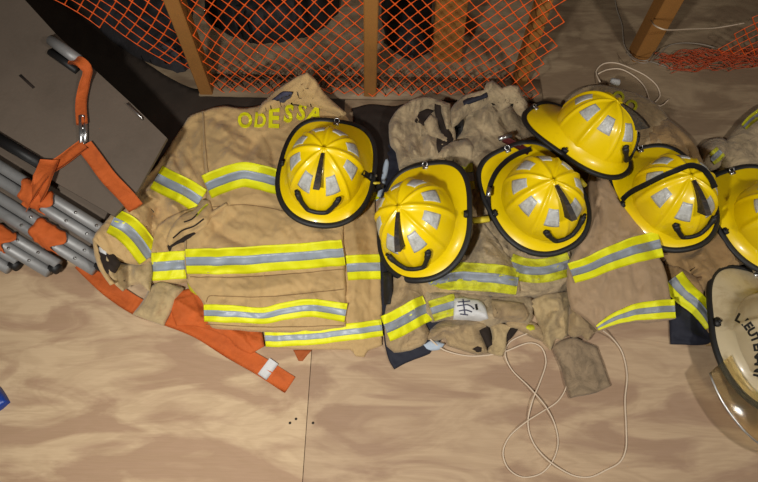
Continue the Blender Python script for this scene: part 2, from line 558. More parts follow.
M_RUB = mat('black_rubber', (26, 26, 27), .55, .2, 200, .12, 20)
M_LEATH = mat('charred_black_plastic', (38, 31, 25), .6, .9, 160, .25, 40, spots=(45, .6, (92, 74, 48)))
M_METAL = mat('steel', (190, 190, 190), .28, .1, 200, .05, 20, metal=.9)
M_BRASS = mat('yellow_clip_plastic', (226, 206, 60), .45, .1, 200, .05, 20)
M_MAROON = mat('maroon_webbing', (88, 22, 20), .75, .3, 400, .1, 12)
M_WHITEH = mat('cream_helmet_shell', (206, 190, 156), .36, .05, 200, .06, 6, coat=.2, spots=(12, .55, (150, 126, 84)))
M_ORANGE = mat('orange_webbing', (206, 98, 36), .8, .5, 420, .08, 14, weave=180, spots=(20, .35, (150, 64, 24)), crease=12, cdist=0.006)
M_ALU = mat('aluminium', (150, 150, 150), .5, .1, 200, .08, 10, metal=.35, spots=(20, .35, (92, 88, 84)))
M_BOARD = mat('grey_weathered_board', (106, 93, 81), .8, .3, 120, .10, 4, spots=(7, .35, (84, 72, 60)))
M_NET = mat('orange_net_plastic', (240, 96, 28), .5, .1, 200, .06, 8)
M_NETD = mat('brown_net_twine', (104, 80, 62), .85, .3, 300, .15, 20)
M_WOOD = mat('pine_stud', (150, 102, 46), .75, .3, 120, .12, 6, spots=(9, .4, (150, 96, 48)))
M_WHITE = mat('white_label_cloth', (214, 214, 214), .8, .3, 300, .06, 20, spots=(30, .3, (150, 150, 156)))
M_INK = mat('dark_blue_ink', (66, 68, 92), .7)
M_CORD = mat('off_white_cord', (216, 196, 172), .6, .2, 300, .05, 20)
M_WIRE = mat('grey_wire', (150, 138, 124), .5, .1, 200, .1, 20)
M_BLUE = mat('blue_plastic', (24, 62, 150), .4, .1, 200, .08, 10)
M_LBLUE = mat('pale_blue_lining', (176, 190, 206), .8, .2, 200, .06, 12)
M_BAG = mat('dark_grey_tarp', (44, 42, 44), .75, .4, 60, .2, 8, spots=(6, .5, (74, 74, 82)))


def visor_mat():
    m = bpy.data.materials.new('amber_clear_visor')
    m.use_nodes = True
    b = m.node_tree.nodes['Principled BSDF']
    b.inputs['Base Color'].default_value = (*s2l((250, 238, 200)), 1)
    b.inputs['Roughness'].default_value = .12
    b.inputs['Transmission Weight'].default_value = .97
    b.inputs['IOR'].default_value = 1.25
    return m


M_VISOR = visor_mat()

# ---------------------------------------------------------------- floor
def plane(name, x0, x1, y0, y1, z, t, m):
    b = MB()
    b.box(((x0 + x1) / 2, (y0 + y1) / 2, z - t / 2), (x1 - x0, y1 - y0, t))
    return struct(b.build(name, m, smooth=False))


sx0 = P(302.5, 482, 0).x; 
g = .0009
plane('floor', -2.4, sx0 - g, -1.4, 1.02, 0, .018, M_PLY)
plane('floor.001', sx0 + g, 2.7, -1.4, 1.02, 0, .018, M_PLY2)
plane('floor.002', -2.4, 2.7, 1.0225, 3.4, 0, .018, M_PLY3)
plane('floor.003', -2.45, 2.75, -1.45, 3.45, -.019, .02, M_DARKGAP)
def wall(name, x0, x1, y0, y1):
    b = MB()
    b.box(((x0 + x1) / 2, (y0 + y1) / 2, 1.25), (x1 - x0, y1 - y0, 2.5))
    return struct(b.build(name, M_PLY3, smooth=False))


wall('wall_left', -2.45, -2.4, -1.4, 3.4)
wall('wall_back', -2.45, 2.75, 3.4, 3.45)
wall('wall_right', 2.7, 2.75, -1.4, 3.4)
# screw heads beside the seam
for sxp, syp in ((290, 423), (296, 419), (313, 423)):
    b = MB(); p = P(sxp, syp, 0.0004)
    b.tube([p, p + Vector((0, 0, .0008))], .0035, 12)
    tag(b.build('floor_screw', M_LEATH), 'small dark screw sunk in plywood beside the floor seam', 'screw', 'screws beside the floor seam')

# ---------------------------------------------------------------- fence: sill, studs, nets
YF = P(372, 96, 0).y          # line of the studs on the floor
b = MB()
b.box(((P(200, 95, 0).x + P(540, 88, 0).x) / 2, YF + .03, .006), (P(540, 88, 0).x - P(200, 95, 0).x, .10, .012), bev=.002)
tag(b.build('floor_board', M_PLY3), 'low wooden board lying along the floor under the netted studs', 'board')


def stud(px0, py0, px1, py1, wx, dy, label, back=0.0, group=None):
    base = P(px0, py0, 0.0)
    # the stud's top is found where its drawn edge crosses the same depth plane
    o, d = ray(px1, py1)
    t = (base.y - o.y) / d.y
    top = o + d * t
    ax = (top - base); ax = ax / ax.z
    hgt = 1.15
    b = MB()
    bev = .003
    pr = [(-wx / 2 + bev, -dy / 2), (wx / 2 - bev, -dy / 2), (wx / 2, -dy / 2 + bev), (wx / 2, dy / 2 - bev), (wx / 2 - bev, dy / 2), (-wx / 2 + bev, dy / 2), (-wx / 2, dy / 2 - bev), (-wx / 2, -dy / 2 + bev)]
    n = 12
    vs_ = []
    for i in range(n):
        c = base + ax * (hgt * i / (n - 1))
        vs_ += [c + Vector((x, y + dy / 2, 0)) for x, y in pr]
    fs = [(i * 8 + k, i * 8 + (k + 1) % 8, (i + 1) * 8 + (k + 1) % 8, (i + 1) * 8 + k) for i in range(n - 1) for k in range(8)]
    fs += [tuple(range(8))[::-1], tuple((n - 1) * 8 + k for k in range(8))]
    b.add(vs_, fs)
    return tag(b.build('wooden_stud', M_WOOD, smooth=False), label, 'stud', group)


stud(207, 97, 171, 2, .045, .06, 'leaning pine stud behind the orange net, leftmost of the studs')
stud(370, 99, 371, 2, .043, .06, 'upright pine stud behind the orange net above the gap between coats')
stud(520, 88, 547, 2, .038, .07, 'pine stud at the torn right edge of the orange net')
stud(641, 62, 674, 2, .062, .07, 'bare pine stud wrapped with thin wires right of the net')
s_ = stud(447, 62, 452, 2, .105, .06, 'wide double pine stud standing farther back behind the net')

# things in the dark behind the net
def lump(name, poly, z0, thick, puff, m, label, cat, seed, **k):
    c = Cloth(poly, z0, thick, puff, 22, seed=seed, auto=8, amp=.012, step=4, **k)
    return tag(c.build(name, m, None), label, cat)


tag(Cloth([(-60, -80), (70, -80), (100, 6), (130, 50), (200, 90), (345, 96), (345, 125), (240, 130), (200, 140), (180, 200), (120, 190), (100, 120), (20, 40), (-60, -30)], .001, .005, .002, 30, seed=9, auto=0, amp=.001, step=5).build('floor_shade_sheet', mat('floor_shade_brown', (52, 42, 34), .75, .3, 90, .15, 8)), 'dark sheet added as shade on the floor between the framed boards and the net', 'shade')  # dark sheet added to darken the floor where it lies in shadow
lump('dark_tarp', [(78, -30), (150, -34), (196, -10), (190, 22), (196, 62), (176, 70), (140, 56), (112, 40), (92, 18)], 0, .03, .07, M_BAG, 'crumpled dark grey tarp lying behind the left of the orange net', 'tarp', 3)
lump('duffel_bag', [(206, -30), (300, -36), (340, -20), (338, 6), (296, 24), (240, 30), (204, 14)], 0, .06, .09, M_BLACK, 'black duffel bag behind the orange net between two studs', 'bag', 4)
lump('shade_lump', [(384, -30), (424, -34), (432, -10), (430, 46), (412, 56), (388, 40), (382, 10)], 0, .05, .06, M_BLACK, 'black lump added as shade beside the wide double stud behind the net', 'shade lump', 5)  # black lump added in place of the wide stud's shadow


def net(name, x0, x1, zt, mask, m, label, cell=(.046, .052), r=.0014, flare=.008, yoff=.006, group=None, seed=0, yf=None, zsag=0.02):
    yf = YF if yf is None else yf
    cw, ch = cell
    nx = int((x1 - x0) / cw); nz = int(zt / (ch / 2))
    pts = {}
    def pos(i, j):
        x = x0 + (i + (.5 if j % 2 else 0)) * cw
        z = j * ch / 2
        fl = flare * math.exp(-z / .07)
        sway = .014 * float(vnoise(x * 4.2, z * 5, seed)) + .006 * float(vnoise(x * 13, z * 12, seed + 1))
        zz = .012 + z * (1 - .25 * math.exp(-z / .05)) + zsag * float(vnoise(x * 3, z * 3 + 8, seed + 2))
        return Vector((x + .008 * float(vnoise(x * 6, z * 9, seed + 3)), yf + yoff - fl - abs(sway), max(.004, zz)))
    b = MB()
    def strand(a, c):
        d = (c - a)
        if d.length < 1e-6: return
        t = d.normalized()
        u = t.cross(Vector((0, 1, 0)))
        u = (u if u.length > .01 else Vector((1, 0, 0))).normalized()
        v = t.cross(u)
        mid = (a + c) / 2
        vs_ = []
        for p, q in ((a, r * 1.7), (mid, r), (c, r * 1.7)):
            vs_ += [p + u * q, p + v * q * .7, p - u * q, p - v * q * .7]
        b.add(vs_, [(i * 4 + k, i * 4 + (k + 1) % 4, (i + 1) * 4 + (k + 1) % 4, (i + 1) * 4 + k) for i in range(2) for k in range(4)])
    for j in range(nz):
        for i in range(nx + 1):
            a = pos(i, j)
            for di in ((0, 1) if j % 2 else (-1, 0)):
                c = pos(i + di, j + 1)
                if i + di < 0: continue
                if mask(a) and mask(c): strand(a, c)
    o = b.build(name, m, None)
    return tag(o, label, 'net', group)


def ppx(p):
    q = CAMR.transposed() @ (p - Vector((0, 0, H)))
    return CX + F * q.x / -q.z, CY - F * q.y / -q.z


xl = P(84, 0, .47).x; xr = P(556, 0, .47).x
def mask1(p):
    # the net's left hem climbs away from the floor, its right edge is torn
    lim = .0 if p.x > -.56 else (-.56 - p.x) * 1.05
    edge = .40 + .10 * (p.z) + .015 * math.sin(p.z * 70)
    return p.z >= lim * .9 and p.x < NET_R + .02 + .012 * math.sin(p.z * 60)
NET_R = P(532, 70, .08).x
net('orange_safety_net', -1.0, .62, .62, mask1, M_NET, 'orange plastic diamond mesh safety net stapled across the studs')
def mask1b(p): return p.x > -.62 and p.z < .10
# darker netting bunched at the foot of the fence
net('brown_cargo_net', P(222, 104, .02).x, P(500, 96, .02).x, .10, lambda p: True, M_NETD, 'brown knotted twine netting bunched on the floor at the foot of the studs', cell=(.030, .034), r=.0017, flare=.012, yoff=.032, seed=4)

# second net at the far right, its hem gathered on the floor
YF2 = P(700, 55, 0).y
X2 = P(708, 50, 0).x
net('orange_safety_net', X2 - .10, 2.0, .6, lambda p: p.x > X2 + p.z * .30 - .02 , M_NET, 'orange plastic mesh net hanging behind the bare stud at the far right', seed=2, yf=YF2 - .01, cell=(.042, .046))
b = MB()
rnd = random.Random(3)
for k in range(26):
    x = P(652, 62, 0).x + rnd.uniform(0, .09); y0 = P(652, 64, 0).y + rnd.uniform(-.035, .03)
    pts = []
    n = 44
    for i in range(n):
        t = i / (n - 1)
        xx = x + t * (.62 - rnd.uniform(0, .02))
        pts.append((xx, y0 + .025 * math.sin(t * 19 + k) * (1 - .3 * t) + t * (.045 + .02 * math.sin(k)), .006 + .028 * abs(math.sin(t * 27 + k * 1.7)) * (.5 + .5 * t)))
    b.tube(pts, .0012, 5)
tag(b.build('gathered_net_hem', mat('rusty_orange_net', (190, 76, 34), .6, .1, 200, .15, 30)), 'rust-orange net hem bunched along the floor right of the bare stud', 'net')

# ---------------------------------------------------------------- stack of strapped aluminium-framed boards at the left
def onplane(px, py, pl):
    o, d = ray(px, py)
    n, q = pl
    return o + d * ((q - o).dot(n) / d.dot(n))


def mkplane(a, b_, c):
    n = (b_ - a).cross(c - a).normalized()
    if n.z < 0: n = -n
    return (n, a)


ENDS = [((116, 240), (0, 168)), ((104, 264), (0, 200)), ((58, 266), (0, 231)), ((18, 263), (0, 252))]
LIT_LABELS = ['grey board with aluminium side tubes, topmost of the strapped stack at the left',
              'aluminium-tubed board second from the top of the strapped stack',
              'aluminium-tubed board third from the top of the strapped stack',
              'lowest board of the strapped stack, its tube ends nearest the left frame edge']
ZE = [.115, .078, .045, .022]
planes = []
for k, (e, s0) in enumerate(ENDS):
    a = P(e[0], e[1], ZE[k]); c = P(s0[0], s0[1], ZE[k] + .075)
    ax = (c - a).normalized()
    off = Vector((0.0, .12, .02))
    pl = mkplane(a, c, a + off) if k == 0 else (planes[0][0][0], a)
    if k:
        c = onplane(s0[0], s0[1], pl); ax = (c - a).normalized()
    planes.append((pl, a, c, ax))
T0 = thing('framed_board', LIT_LABELS[0], 'board', planes[0][1] * 1.0, 'strapped framed boards')
pl0, a0, c0, ax0 = planes[0]
lift = pl0[0] * .022
plb = (pl0[0], pl0[1] + lift)
outline = [(114, 216), (138, 190), (157, 156), (167, 138), (131, 103), (95, 70), (56, 34), (25, 0), (-20, -44), (-110, -40), (-170, 30), (-96, 76), (0, 146), (60, 185)]
top = [onplane(x, y, plb) for x, y in cr(outline, 14, True)[:, :2]]
# crisp outline instead of the rounded one
top = [onplane(x, y, plb) for x, y in outline]
nb = len(top)
vs_ = top + [p - pl0[0] * .012 for p in top]
fs = [tuple(range(nb))[::-1], tuple(range(nb, 2 * nb))] + [(i, (i + 1) % nb, (i + 1) % nb + nb, i + nb) for i in range(nb)]
link_mesh('board_panel', vs_, fs, M_BOARD, T0, smooth=False)
def tubes_for(k, parent):
    pl, a, c, ax = planes[k]
    n = pl[0]
    side = ax.cross(n).normalized()
    if side.y > 0: side = -side
    far = a + ax * 1.0
    for j, (so, no, r) in enumerate(((-.004, .004, .016), (.028, -.008, .016))):
        b = MB()
        p0 = a + side * so + n * no + ax * (.0 if j == 0 else .012); p1 = far + side * so + n * no
        b.tube([p0, p0.lerp(p1, .3), p0.lerp(p1, .6), p1], r, 16)
        o = b.build('side_tube', M_ALU, parent)
        for q in (.06, .13, .24):
            m_ = MB(); c_ = p0 + ax * q + n * (r * .9)
            m_.tube([c_, c_ + n * .005], .004, 10)
            m_.build('rivet', M_METAL, o)
    b = MB()
    p0 = a - ax * .004 + side * .008 - n * .002
    b.tube([p0 - ax * .004, p0 + ax * .02], .016, 12)
    b.build('end_cap', M_RUB, parent)
tubes_for(0, T0)
# black channel and far side tube of the top board
b = MB()
p0 = onplane(43, 166, plb) + pl0[0] * .004; p1 = onplane(-10, 134, plb) + pl0[0] * .004
b.box((p0 + p1) / 2, ((p1 - p0).length, .03, .03), M=((p1 - p0).to_track_quat('X', 'Z').to_matrix()), bev=.004)
b.build('rubber_channel', M_RUB, T0)
b = MB()
q0 = onplane(81, 64, plb) + pl0[0] * .02; q1 = onplane(54, 44, plb) + pl0[0] * .02
b.tube([q0, q0.lerp(q1, .5), q1], .017, 18)
b.build('far_side_tube', M_ALU, T0)
b = MB()
q0b = onplane(78, 72, plb) + pl0[0] * .006; q1b = onplane(51, 53, plb) + pl0[0] * .006
b.tube([q0b, q1b], .011, 14)
b.build('far_side_tube', M_RUB, T0)
b = MB()
h0 = onplane(128, 105, plb) + pl0[0] * .002; h1 = onplane(143, 120, plb) + pl0[0] * .002
b.tube([h0, h0 + pl0[0] * .008, h1 + pl0[0] * .008, h1], .0025, 8)
b.build('wire_handle', M_METAL, T0)
b = MB()
h0 = onplane(20, 75, plb) + pl0[0] * .0005; h1 = onplane(34, 88, plb) + pl0[0] * .0005
b.box((h0 + h1) / 2, ((h1 - h0).length, .008, .0012), M=(h1 - h0).to_track_quat('X', 'Z').to_matrix())
b.build('carved_slot', M_DARKGAP, T0)
for k in (1, 2, 3):
    pl, a, c, ax = planes[k]
    t = thing('framed_board', LIT_LABELS[k], 'board', a, 'strapped framed boards')
    tubes_for(k, t)
    n = pl[0]; side = ax.cross(n).normalized()
    if side.y > 0: side = -side
    p = [a + ax * .06 - side * .01, a + ax * 1.0 - side * .01, a + ax * 1.0 - side * .26, a + ax * .10 - side * .20]
    vs_ = [q + n * .004 for q in p] + [q - n * .008 for q in p]
    link_mesh('board_panel', vs_, [(3, 2, 1, 0), (4, 5, 6, 7), (0, 1, 5, 4), (1, 2, 6, 5), (2, 3, 7, 6), (3, 0, 4, 7)], M_BOARD, t, smooth=False)


def ribbon(pts, width, m, name, parent, t=.002, wr=.002, seed=0, n=7):
    """webbing through 3-D points (x, y, z, side x, side y, side z optional) seen as photo coords + height"""
    L = cr(pts, 3.0)
    c = PN(L[:, 0], L[:, 1], L[:, 2])
    T = np.gradient(c, axis=0); T /= np.linalg.norm(T, axis=1)[:, None]
    up = np.array([0, 0, 1.0])
    S = np.cross(T, up); S /= np.linalg.norm(S, axis=1)[:, None] + 1e-9
    if L.shape[1] > 3:
        tw = L[:, 3]
        Nn = np.cross(S, T)
        S = S * np.cos(tw)[:, None] + Nn * np.sin(tw)[:, None]
    Nn = np.cross(S, T)
    u = np.linspace(-.5, .5, n)
    N = len(L)
    wob = vnoise(np.arange(N)[:, None] / 6 + 0 * u, u * 3 + 0 * np.arange(N)[:, None], seed) * wr
    X = c[:, None, :] + S[:, None, :] * (u * width)[None, :, None] + Nn[:, None, :] * wob[..., None]
    lo = X - Nn[:, None, :] * t
    idx = np.arange(N * n).reshape(N, n)
    fs = [(idx[i, j], idx[i, j + 1], idx[i + 1, j + 1], idx[i + 1, j]) for i in range(N - 1) for j in range(n - 1)]
    q = N * n
    fs += [tuple(i + q for i in f)[::-1] for f in fs]
    ring = [idx[0, j] for j in range(n)] + [idx[i, -1] for i in range(1, N)] + [idx[-1, j] for j in range(n - 2, -1, -1)] + [idx[i, 0] for i in range(N - 2, 0, -1)]
    fs += [(ring[k], ring[(k + 1) % len(ring)], ring[(k + 1) % len(ring)] + q, ring[k] + q) for k in range(len(ring))]
    fs = [tuple(int(i) for i in f)[::-1] for f in fs]
    return link_mesh(name, list(X.reshape(-1, 3)) + list(lo.reshape(-1, 3)), fs, m, parent)


def zb(px, py, o=.0):
    return onplane(px, py, plb).z + o


def onb(l, o=.008):
    return [(x, y, zb(x, y, o + (e[0] if e else 0)), *(e[1:] if len(e) > 1 else (0,))) for x, y, *e in l]


TS = thing('ratchet_strap', 'orange webbing strap with steel buckle tied around the framed boards', 'strap', P(85, 130, zb(85, 130)))
ribbon(onb([(70, 60, .0), (79, 61, .034), (87, 70, .026), (84, 84, .008), (81, 104, .004), (82, 124, .006)]), .032, M_ORANGE, 'strap_band', TS, seed=1)
ribbon(onb([(84, 144, .006), (70, 154, .005), (52, 167, .008), (38, 180, .022), (30, 194, .0), (24, 206, -.03)]), .046, M_ORANGE, 'strap_band', TS, seed=2, wr=.006)
ribbon(onb([(50, 160, .012), (44, 175, .026), (40, 190, .014), (34, 204, -.02)]), .050, M_ORANGE, 'strap_band', TS, seed=5, wr=.008)
ribbon(onb([(84, 145, .005), (94, 158, .004), (108, 177, .004), (126, 196, .004), (136, 208, .003)]), .044, M_ORANGE, 'strap_band', TS, seed=3)
b = MB()
for x0_, y0_, x1_, y1_, r in ((82, 118, 83, 146, .006), (87, 118, 87, 144, .006), (82, 118, 87, 118, .005), (82, 146, 87, 144, .005), (82, 130, 87, 130, .005)):
    p = onplane(x0_, y0_, plb) + pl0[0] * .012; q = onplane(x1_, y1_, plb) + pl0[0] * .012
    b.tube([p, q], r, 8)
b.build('buckle', M_METAL, TS)


def strap_loop(k, fr, label, seed):
    pl, a, c, ax = planes[k]
    n = pl[0]; side = ax.cross(n).normalized()
    if side.y > 0: side = -side
    b = MB()
    cen = a + ax * fr
    N = 15; W = 11
    vs_ = []
    for i in range(N):
        q = -.9 + 3.3 * i / (N - 1)
        for j in range(W):
            u = (j / (W - 1) - .5)
            rr = .036 + .005 * float(vnoise(i * .6, j * .9, seed))
            vs_.append(cen + ax * (u * (.085 + .02 * math.sin(i * .5)) + .008 * math.sin(i * .8 + seed)) + n * math.cos(q) * rr + side * (math.sin(q) * rr + .010))
    fs = [(i * W + j, i * W + j + 1, (i + 1) * W + j + 1, (i + 1) * W + j) for i in range(N - 1) for j in range(W - 1)]
    o = link_mesh('strap_loop', vs_, fs, M_ORANGE)
    md = o.modifiers.new('s', 'SOLIDIFY'); md.thickness = .003
    return tag(o, label, 'strap', None)


def frac_at(k, px, py):
    pl, a, c, ax = planes[k]
    p = onplane(px, py, pl)
    return (p - a).dot(ax)


strap_loop(0, frac_at(0, 42, 196), 'orange webbing wrapped around the tubes of the topmost framed board', 1)
strap_loop(1, frac_at(1, 56, 231), 'short orange webbing loop around the tubes of the second board', 2)
strap_loop(2, frac_at(2, 4, 232), 'orange webbing loop at the left frame edge around the third board', 3)

# loose orange strap on the floor, running out from under the left coat
TF = thing('loose_strap', 'long orange webbing strap on the plywood with a white label near its end', 'strap', P(230, 340, 0))
ribbon([(82, 262, .03), (92, 272, .012), (112, 290, .008), (140, 308, .006), (170, 318, .006), (200, 330, .005), (232, 350, .005), (262, 367, .004), (290, 385, .004)], .050, M_ORANGE, 'strap_band', TF, seed=4, wr=.004)
cl = Cloth([(168, 300), (176, 292), (196, 288), (206, 300), (226, 318), (240, 326), (262, 332), (264, 346), (250, 354), (238, 348), (226, 336), (196, 326), (176, 326)], .008, .006, .012, 10, seed=8, auto=6, amp=.008, ang=.5)
cl.build('folded_end', M_ORANGE, TF)
ribbon([(262, 377, .0065), (274, 361, .0065)], .030, M_WHITE, 'sewn_label', TF, t=.0008, wr=.0, n=4)
tag(Cloth([(293, 350), (312, 350), (303, 361), (299, 361)], 0, .004, .002, 6, seed=9, auto=0).build('strap_tip', mat('rust_orange_webbing', (168, 84, 34), .8, .4, 400)), 'small rusty orange strap tip peeking from under the left coat hem', 'strap')
tag(Cloth([(-30, 372), (-2, 386), (8, 402), (-2, 410), (-30, 424)], 0, .02, .01, 8, seed=9, auto=0).build('blue_tarp_corner', M_BLUE), 'blue plastic corner poking in at the left frame edge', 'tarp')

# ---------------------------------------------------------------- fire helmets
RX, RYF, RYR, HZ = .118, .143, .124, .146
RIBS = [(-90, .004, .006), (-47, .0050, .0055), (0, .0075, .0085), (45, .0050, .0055), (90, .0075, .008), (135, .0050, .0055), (180, .0075, .0085), (-133, .0050, .0055)]


def domeR(az):
    ux, uy = np.cos(az), np.sin(az)
    ry = np.where(uy < 0, RYF, RYR)
    return 1 / np.sqrt((ux / RX)**2 + (uy / ry)**2)


def dome(az, t, off=0.0, ribs=True):
    az = np.asarray(az, float); t = np.asarray(t, float)
    az, t = np.broadcast_arrays(az, t)
    ux, uy = np.cos(az), np.sin(az)
    R = domeR(az)
    rho = R * np.cos(t)**.80; z = HZ * np.sin(t)**.92
    x = rho * ux; y = rho * uy
    ry = np.where(uy < 0, RYF, RYR)
    n = np.stack([x / RX**2, y / ry**2, z / HZ**2 + 1e-6], -1)
    n /= np.linalg.norm(n, axis=-1, keepdims=True)
    b = off + np.zeros_like(rho)
    if ribs:
        m = np.zeros_like(rho)
        for k, a, w_ in RIBS:
            d = az - math.radians(k)
            lat = np.abs(np.sin(d)) * rho
            hit = a * np.exp(-(lat / w_)**2) * (np.cos(d) > 0)
            hit = hit * np.clip(t / .22, 0, 1)
            m = np.maximum(m, hit)
        b = b + m
    return np.stack([x, y, z], -1) + n * b[..., None]


def brim_out(az):
    ux, uy = np.cos(az), np.sin(az)
    fx = .147
    fy = np.where(uy < 0, .172, .212)
    p = np.where(uy < 0, 2.2, 3.1)
    r = (np.abs(ux / fx)**p + np.abs(uy / fy)**p)**(-1 / p)
    up = np.clip(uy, 0, 1)
    z = -.018 - .006 * np.abs(ux) - .022 * up**2 + .004 * np.clip(-uy, 0, 1)
    return np.stack([r * ux, r * uy, z], -1)


def grid_faces(n, m, closed=True):
    return [(i * m + j, i * m + j + 1, ((i + 1) % n) * m + j + 1, ((i + 1) % n) * m + j) for i in range(n if closed else n - 1) for j in range(m - 1)]


def loc_mesh(name, v, f, m, parent, smooth=True):
    o = link_mesh(name, v, f, m, None, smooth)
    o.parent = parent
    return o


def make_helmet(shell_m, label, group, fin=True, name='fire_helmet', trim_r=.0105, stickers=True):
    E_ = thing(name, label, 'helmet', (0, 0, 0), group)
    NA, NT = 160, 30
    az = np.linspace(0, 2 * np.pi, NA, endpoint=False)
    t = np.linspace(0, np.pi / 2 - .004, NT)
    D = dome(az[:, None], t[None, :])
    v = list(D.reshape(-1, 3)); f = grid_faces(NA, NT)
    v.append(np.array([0, 0, HZ + .0055])); k = len(v) - 1
    f += [(k, i * NT + NT - 1, ((i + 1) % NA) * NT + NT - 1) for i in range(NA)]
    f = [tuple(q)[::-1] if len(q) == 4 else tuple(q)[::-1] for q in f]
    shell = loc_mesh('shell', v, [q[::-1] for q in f], shell_m, E_)
    # brim, upper and under side
    S = np.linspace(0, 1, 9)
    base = dome(az, np.zeros(NA) + .0, ribs=False) + np.array([0, 0, .002])
    out = brim_out(az)
    V = []
    for s_ in S:
        p = base * (1 - s_) + out * s_
        p[:, 2] = base[:, 2] * (1 - s_)**2.2 + out[:, 2] * (s_ * (1.15 - .15 * s_)) * 1.0 + .010 * (1 - s_)**5
        V.append(p)
    for s_ in S[::-1]:
        p = base * .97 * (1 - s_) + out * s_
        p[:, 2] = out[:, 2] * s_ - .005 - .003 * (1 - s_)
        V.append(p)
    V = np.stack(V, 1)
    m_ = V.shape[1]
    bf = grid_faces(NA, m_)
    loc_mesh('brim', list(V.reshape(-1, 3)), [q for q in bf], shell_m, E_)
    # lining inside the dome
    D2 = dome(az[:, None], t[None, :], -.006, False)
    D2[..., 2] -= .004
    v = list(D2.reshape(-1, 3)); v.append(np.array([0, 0, HZ - .012])); k = len(v) - 1
    f = grid_faces(NA, NT) + [(k, i * NT + NT - 1, ((i + 1) % NA) * NT + NT - 1) for i in range(NA)]
    loc_mesh('lining', v, f, M_BLACK, E_)
    # rubber edge trim
    prof = [(math.cos(q) * trim_r, math.sin(q) * .0075) for q in np.linspace(0, 2 * np.pi, 10, endpoint=False)]
    V = []
    for i in range(NA):
        p = out[i]; r = p[:2] / np.linalg.norm(p[:2])
        V.append([np.array([p[0] + r[0] * a, p[1] + r[1] * a, p[2] + c - .002]) for a, c in prof])
    V = np.array(V)
    fs = [(i * 10 + j, i * 10 + (j + 1) % 10, ((i + 1) % NA) * 10 + (j + 1) % 10, ((i + 1) % NA) * 10 + j) for i in range(NA) for j in range(10)]
    loc_mesh('edge_trim', list(V.reshape(-1, 3)), [q[::-1] for q in fs], M_RUB, E_)
    # reflective trapezoids between the ribs
    if stickers:
        for c0 in (-110, -70, -157.5, -22.5, 157.5, 22.5, 112.5, 67.5):
            n = 9
            ts = np.linspace(.60, 1.04, n)
            u = np.linspace(-1, 1, n)
            hw = np.interp(ts, [ts[0], ts[-1]], [.0225, .0135])
            R = domeR(math.radians(c0)) * np.cos(ts)**.8
            A = math.radians(c0) + (hw / R)[:, None] * u[None, :] + .04 * math.copysign(1, math.cos(math.radians(c0)))
            G = dome(A, ts[:, None] + 0 * A, .0012, False)
            G0 = dome(A, ts[:, None] + 0 * A, -.001, False)
            v = list(G.reshape(-1, 3)) + list(G0.reshape(-1, 3))
            q = n * n
            fs = [(i * n + j, i * n + j + 1, (i + 1) * n + j + 1, (i + 1) * n + j) for i in range(n - 1) for j in range(n - 1)]
            ring = [j for j in range(n)] + [i * n + n - 1 for i in range(1, n)] + [(n - 1) * n + j for j in range(n - 2, -1, -1)] + [i * n for i in range(n - 2, 0, -1)]
            fs += [(ring[k + 1 - len(ring)], ring[k], ring[k] + q, ring[k + 1 - len(ring)] + q) for k in range(len(ring))]
            loc_mesh('reflective_sticker', v, fs, M_REFL, E_)
    # crest: the triangular front-shield holder standing on the middle line
    if fin:
        prof = []
        for tt in np.linspace(1.50, .86, 10):
            p = dome(-np.pi / 2, tt, 0.0, True)
            prof.append((p[1], p[2]))
        lower = [(y, z - .002) for y, z in prof]
        upper = []
        for i, (y, z) in enumerate(prof[::-1]):
            q = 1 - i / 9
            hgt = .006 + .036 * q**1.15
            n = np.array([y / RYF**2, z / HZ**2]); n /= np.linalg.norm(n)
            upper.append((y + n[0] * hgt * .9, z + n[1] * hgt * .55 + hgt * .25))
        poly = lower + upper
        hw = lambda k: .0045 + .0045 * (1 - abs(k - 10) / 10)
        v = []
        for sx in (-1, 1):
            for k, (y, z) in enumerate(poly):
                v.append((sx * hw(k), y, z))
        n = len(poly)
        fs = [(k, (k + 1) % n, (k + 1) % n + n, k + n) for k in range(n)]
        for k in range(9):
            a, b_, c, d = k, k + 1, 18 - k, 19 - k
            fs += [(a, b_, c, d)[::-1], (a + n, b_ + n, c + n, d + n)]
        loc_mesh('crest', v, fs, M_LEATH, E_, False)
    # face-shield stop wrapped round the front of the brim
    b = MB()
    pts = []; rr = []
    for a in np.linspace(-27, 27, 25):
        q = abs(a) / 27
        tt = .12 + .32 * max(0, q - .4) / .6
        p = dome(math.radians(-90 + a), tt, .007, False)
        pts.append(p + np.array([0, 0, .004])); rr.append(.0068 + .002 * (q > .75))
    b.tube(pts, rr, 8, up=(0, 0, 1), flat=1.15)
    for sgn in (-1, 1):
        p = Vector(pts[0 if sgn < 0 else -1])
        b.box(p + Vector((0, 0, .002)), (.017, .009, .018), Matrix.Rotation(sgn * .6, 3, 'Z'), .002)
    if fin: loc_mesh('front_bracket', b.v, b.f, M_RUB, E_)
    # ring at the back of the brim
    b = MB()
    o_ = brim_out(np.array([np.pi / 2]))[0]
    c = Vector(o_) + Vector((0, -.004, .012))
    b.tube([c + Vector((math.cos(q) * .008, math.sin(q) * .007, .003 * math.sin(q))) for q in np.linspace(0, 2 * np.pi, 20)], .0018, 6, cap=False)
    b.box(c + Vector((0, -.010, -.004)), (.018, .012, .006), None, .0015)
    loc_mesh('hanging_ring', b.v, b.f, M_METAL, E_)
    for sx in (-1, 1):
        b = MB()
        p = Vector(brim_out(np.array([0.12 if sx > 0 else np.pi - .12]))[0])
        b.box(p + Vector((-sx * .006, 0, .010)), (.012, .022, .012), None, .002)
        b.tube([p + Vector((-sx * .006, 0, .016)), p + Vector((-sx * .006, 0, .021))], .004, 8)
        loc_mesh('side_clip', b.v, b.f, M_RUB, E_)
    return E_


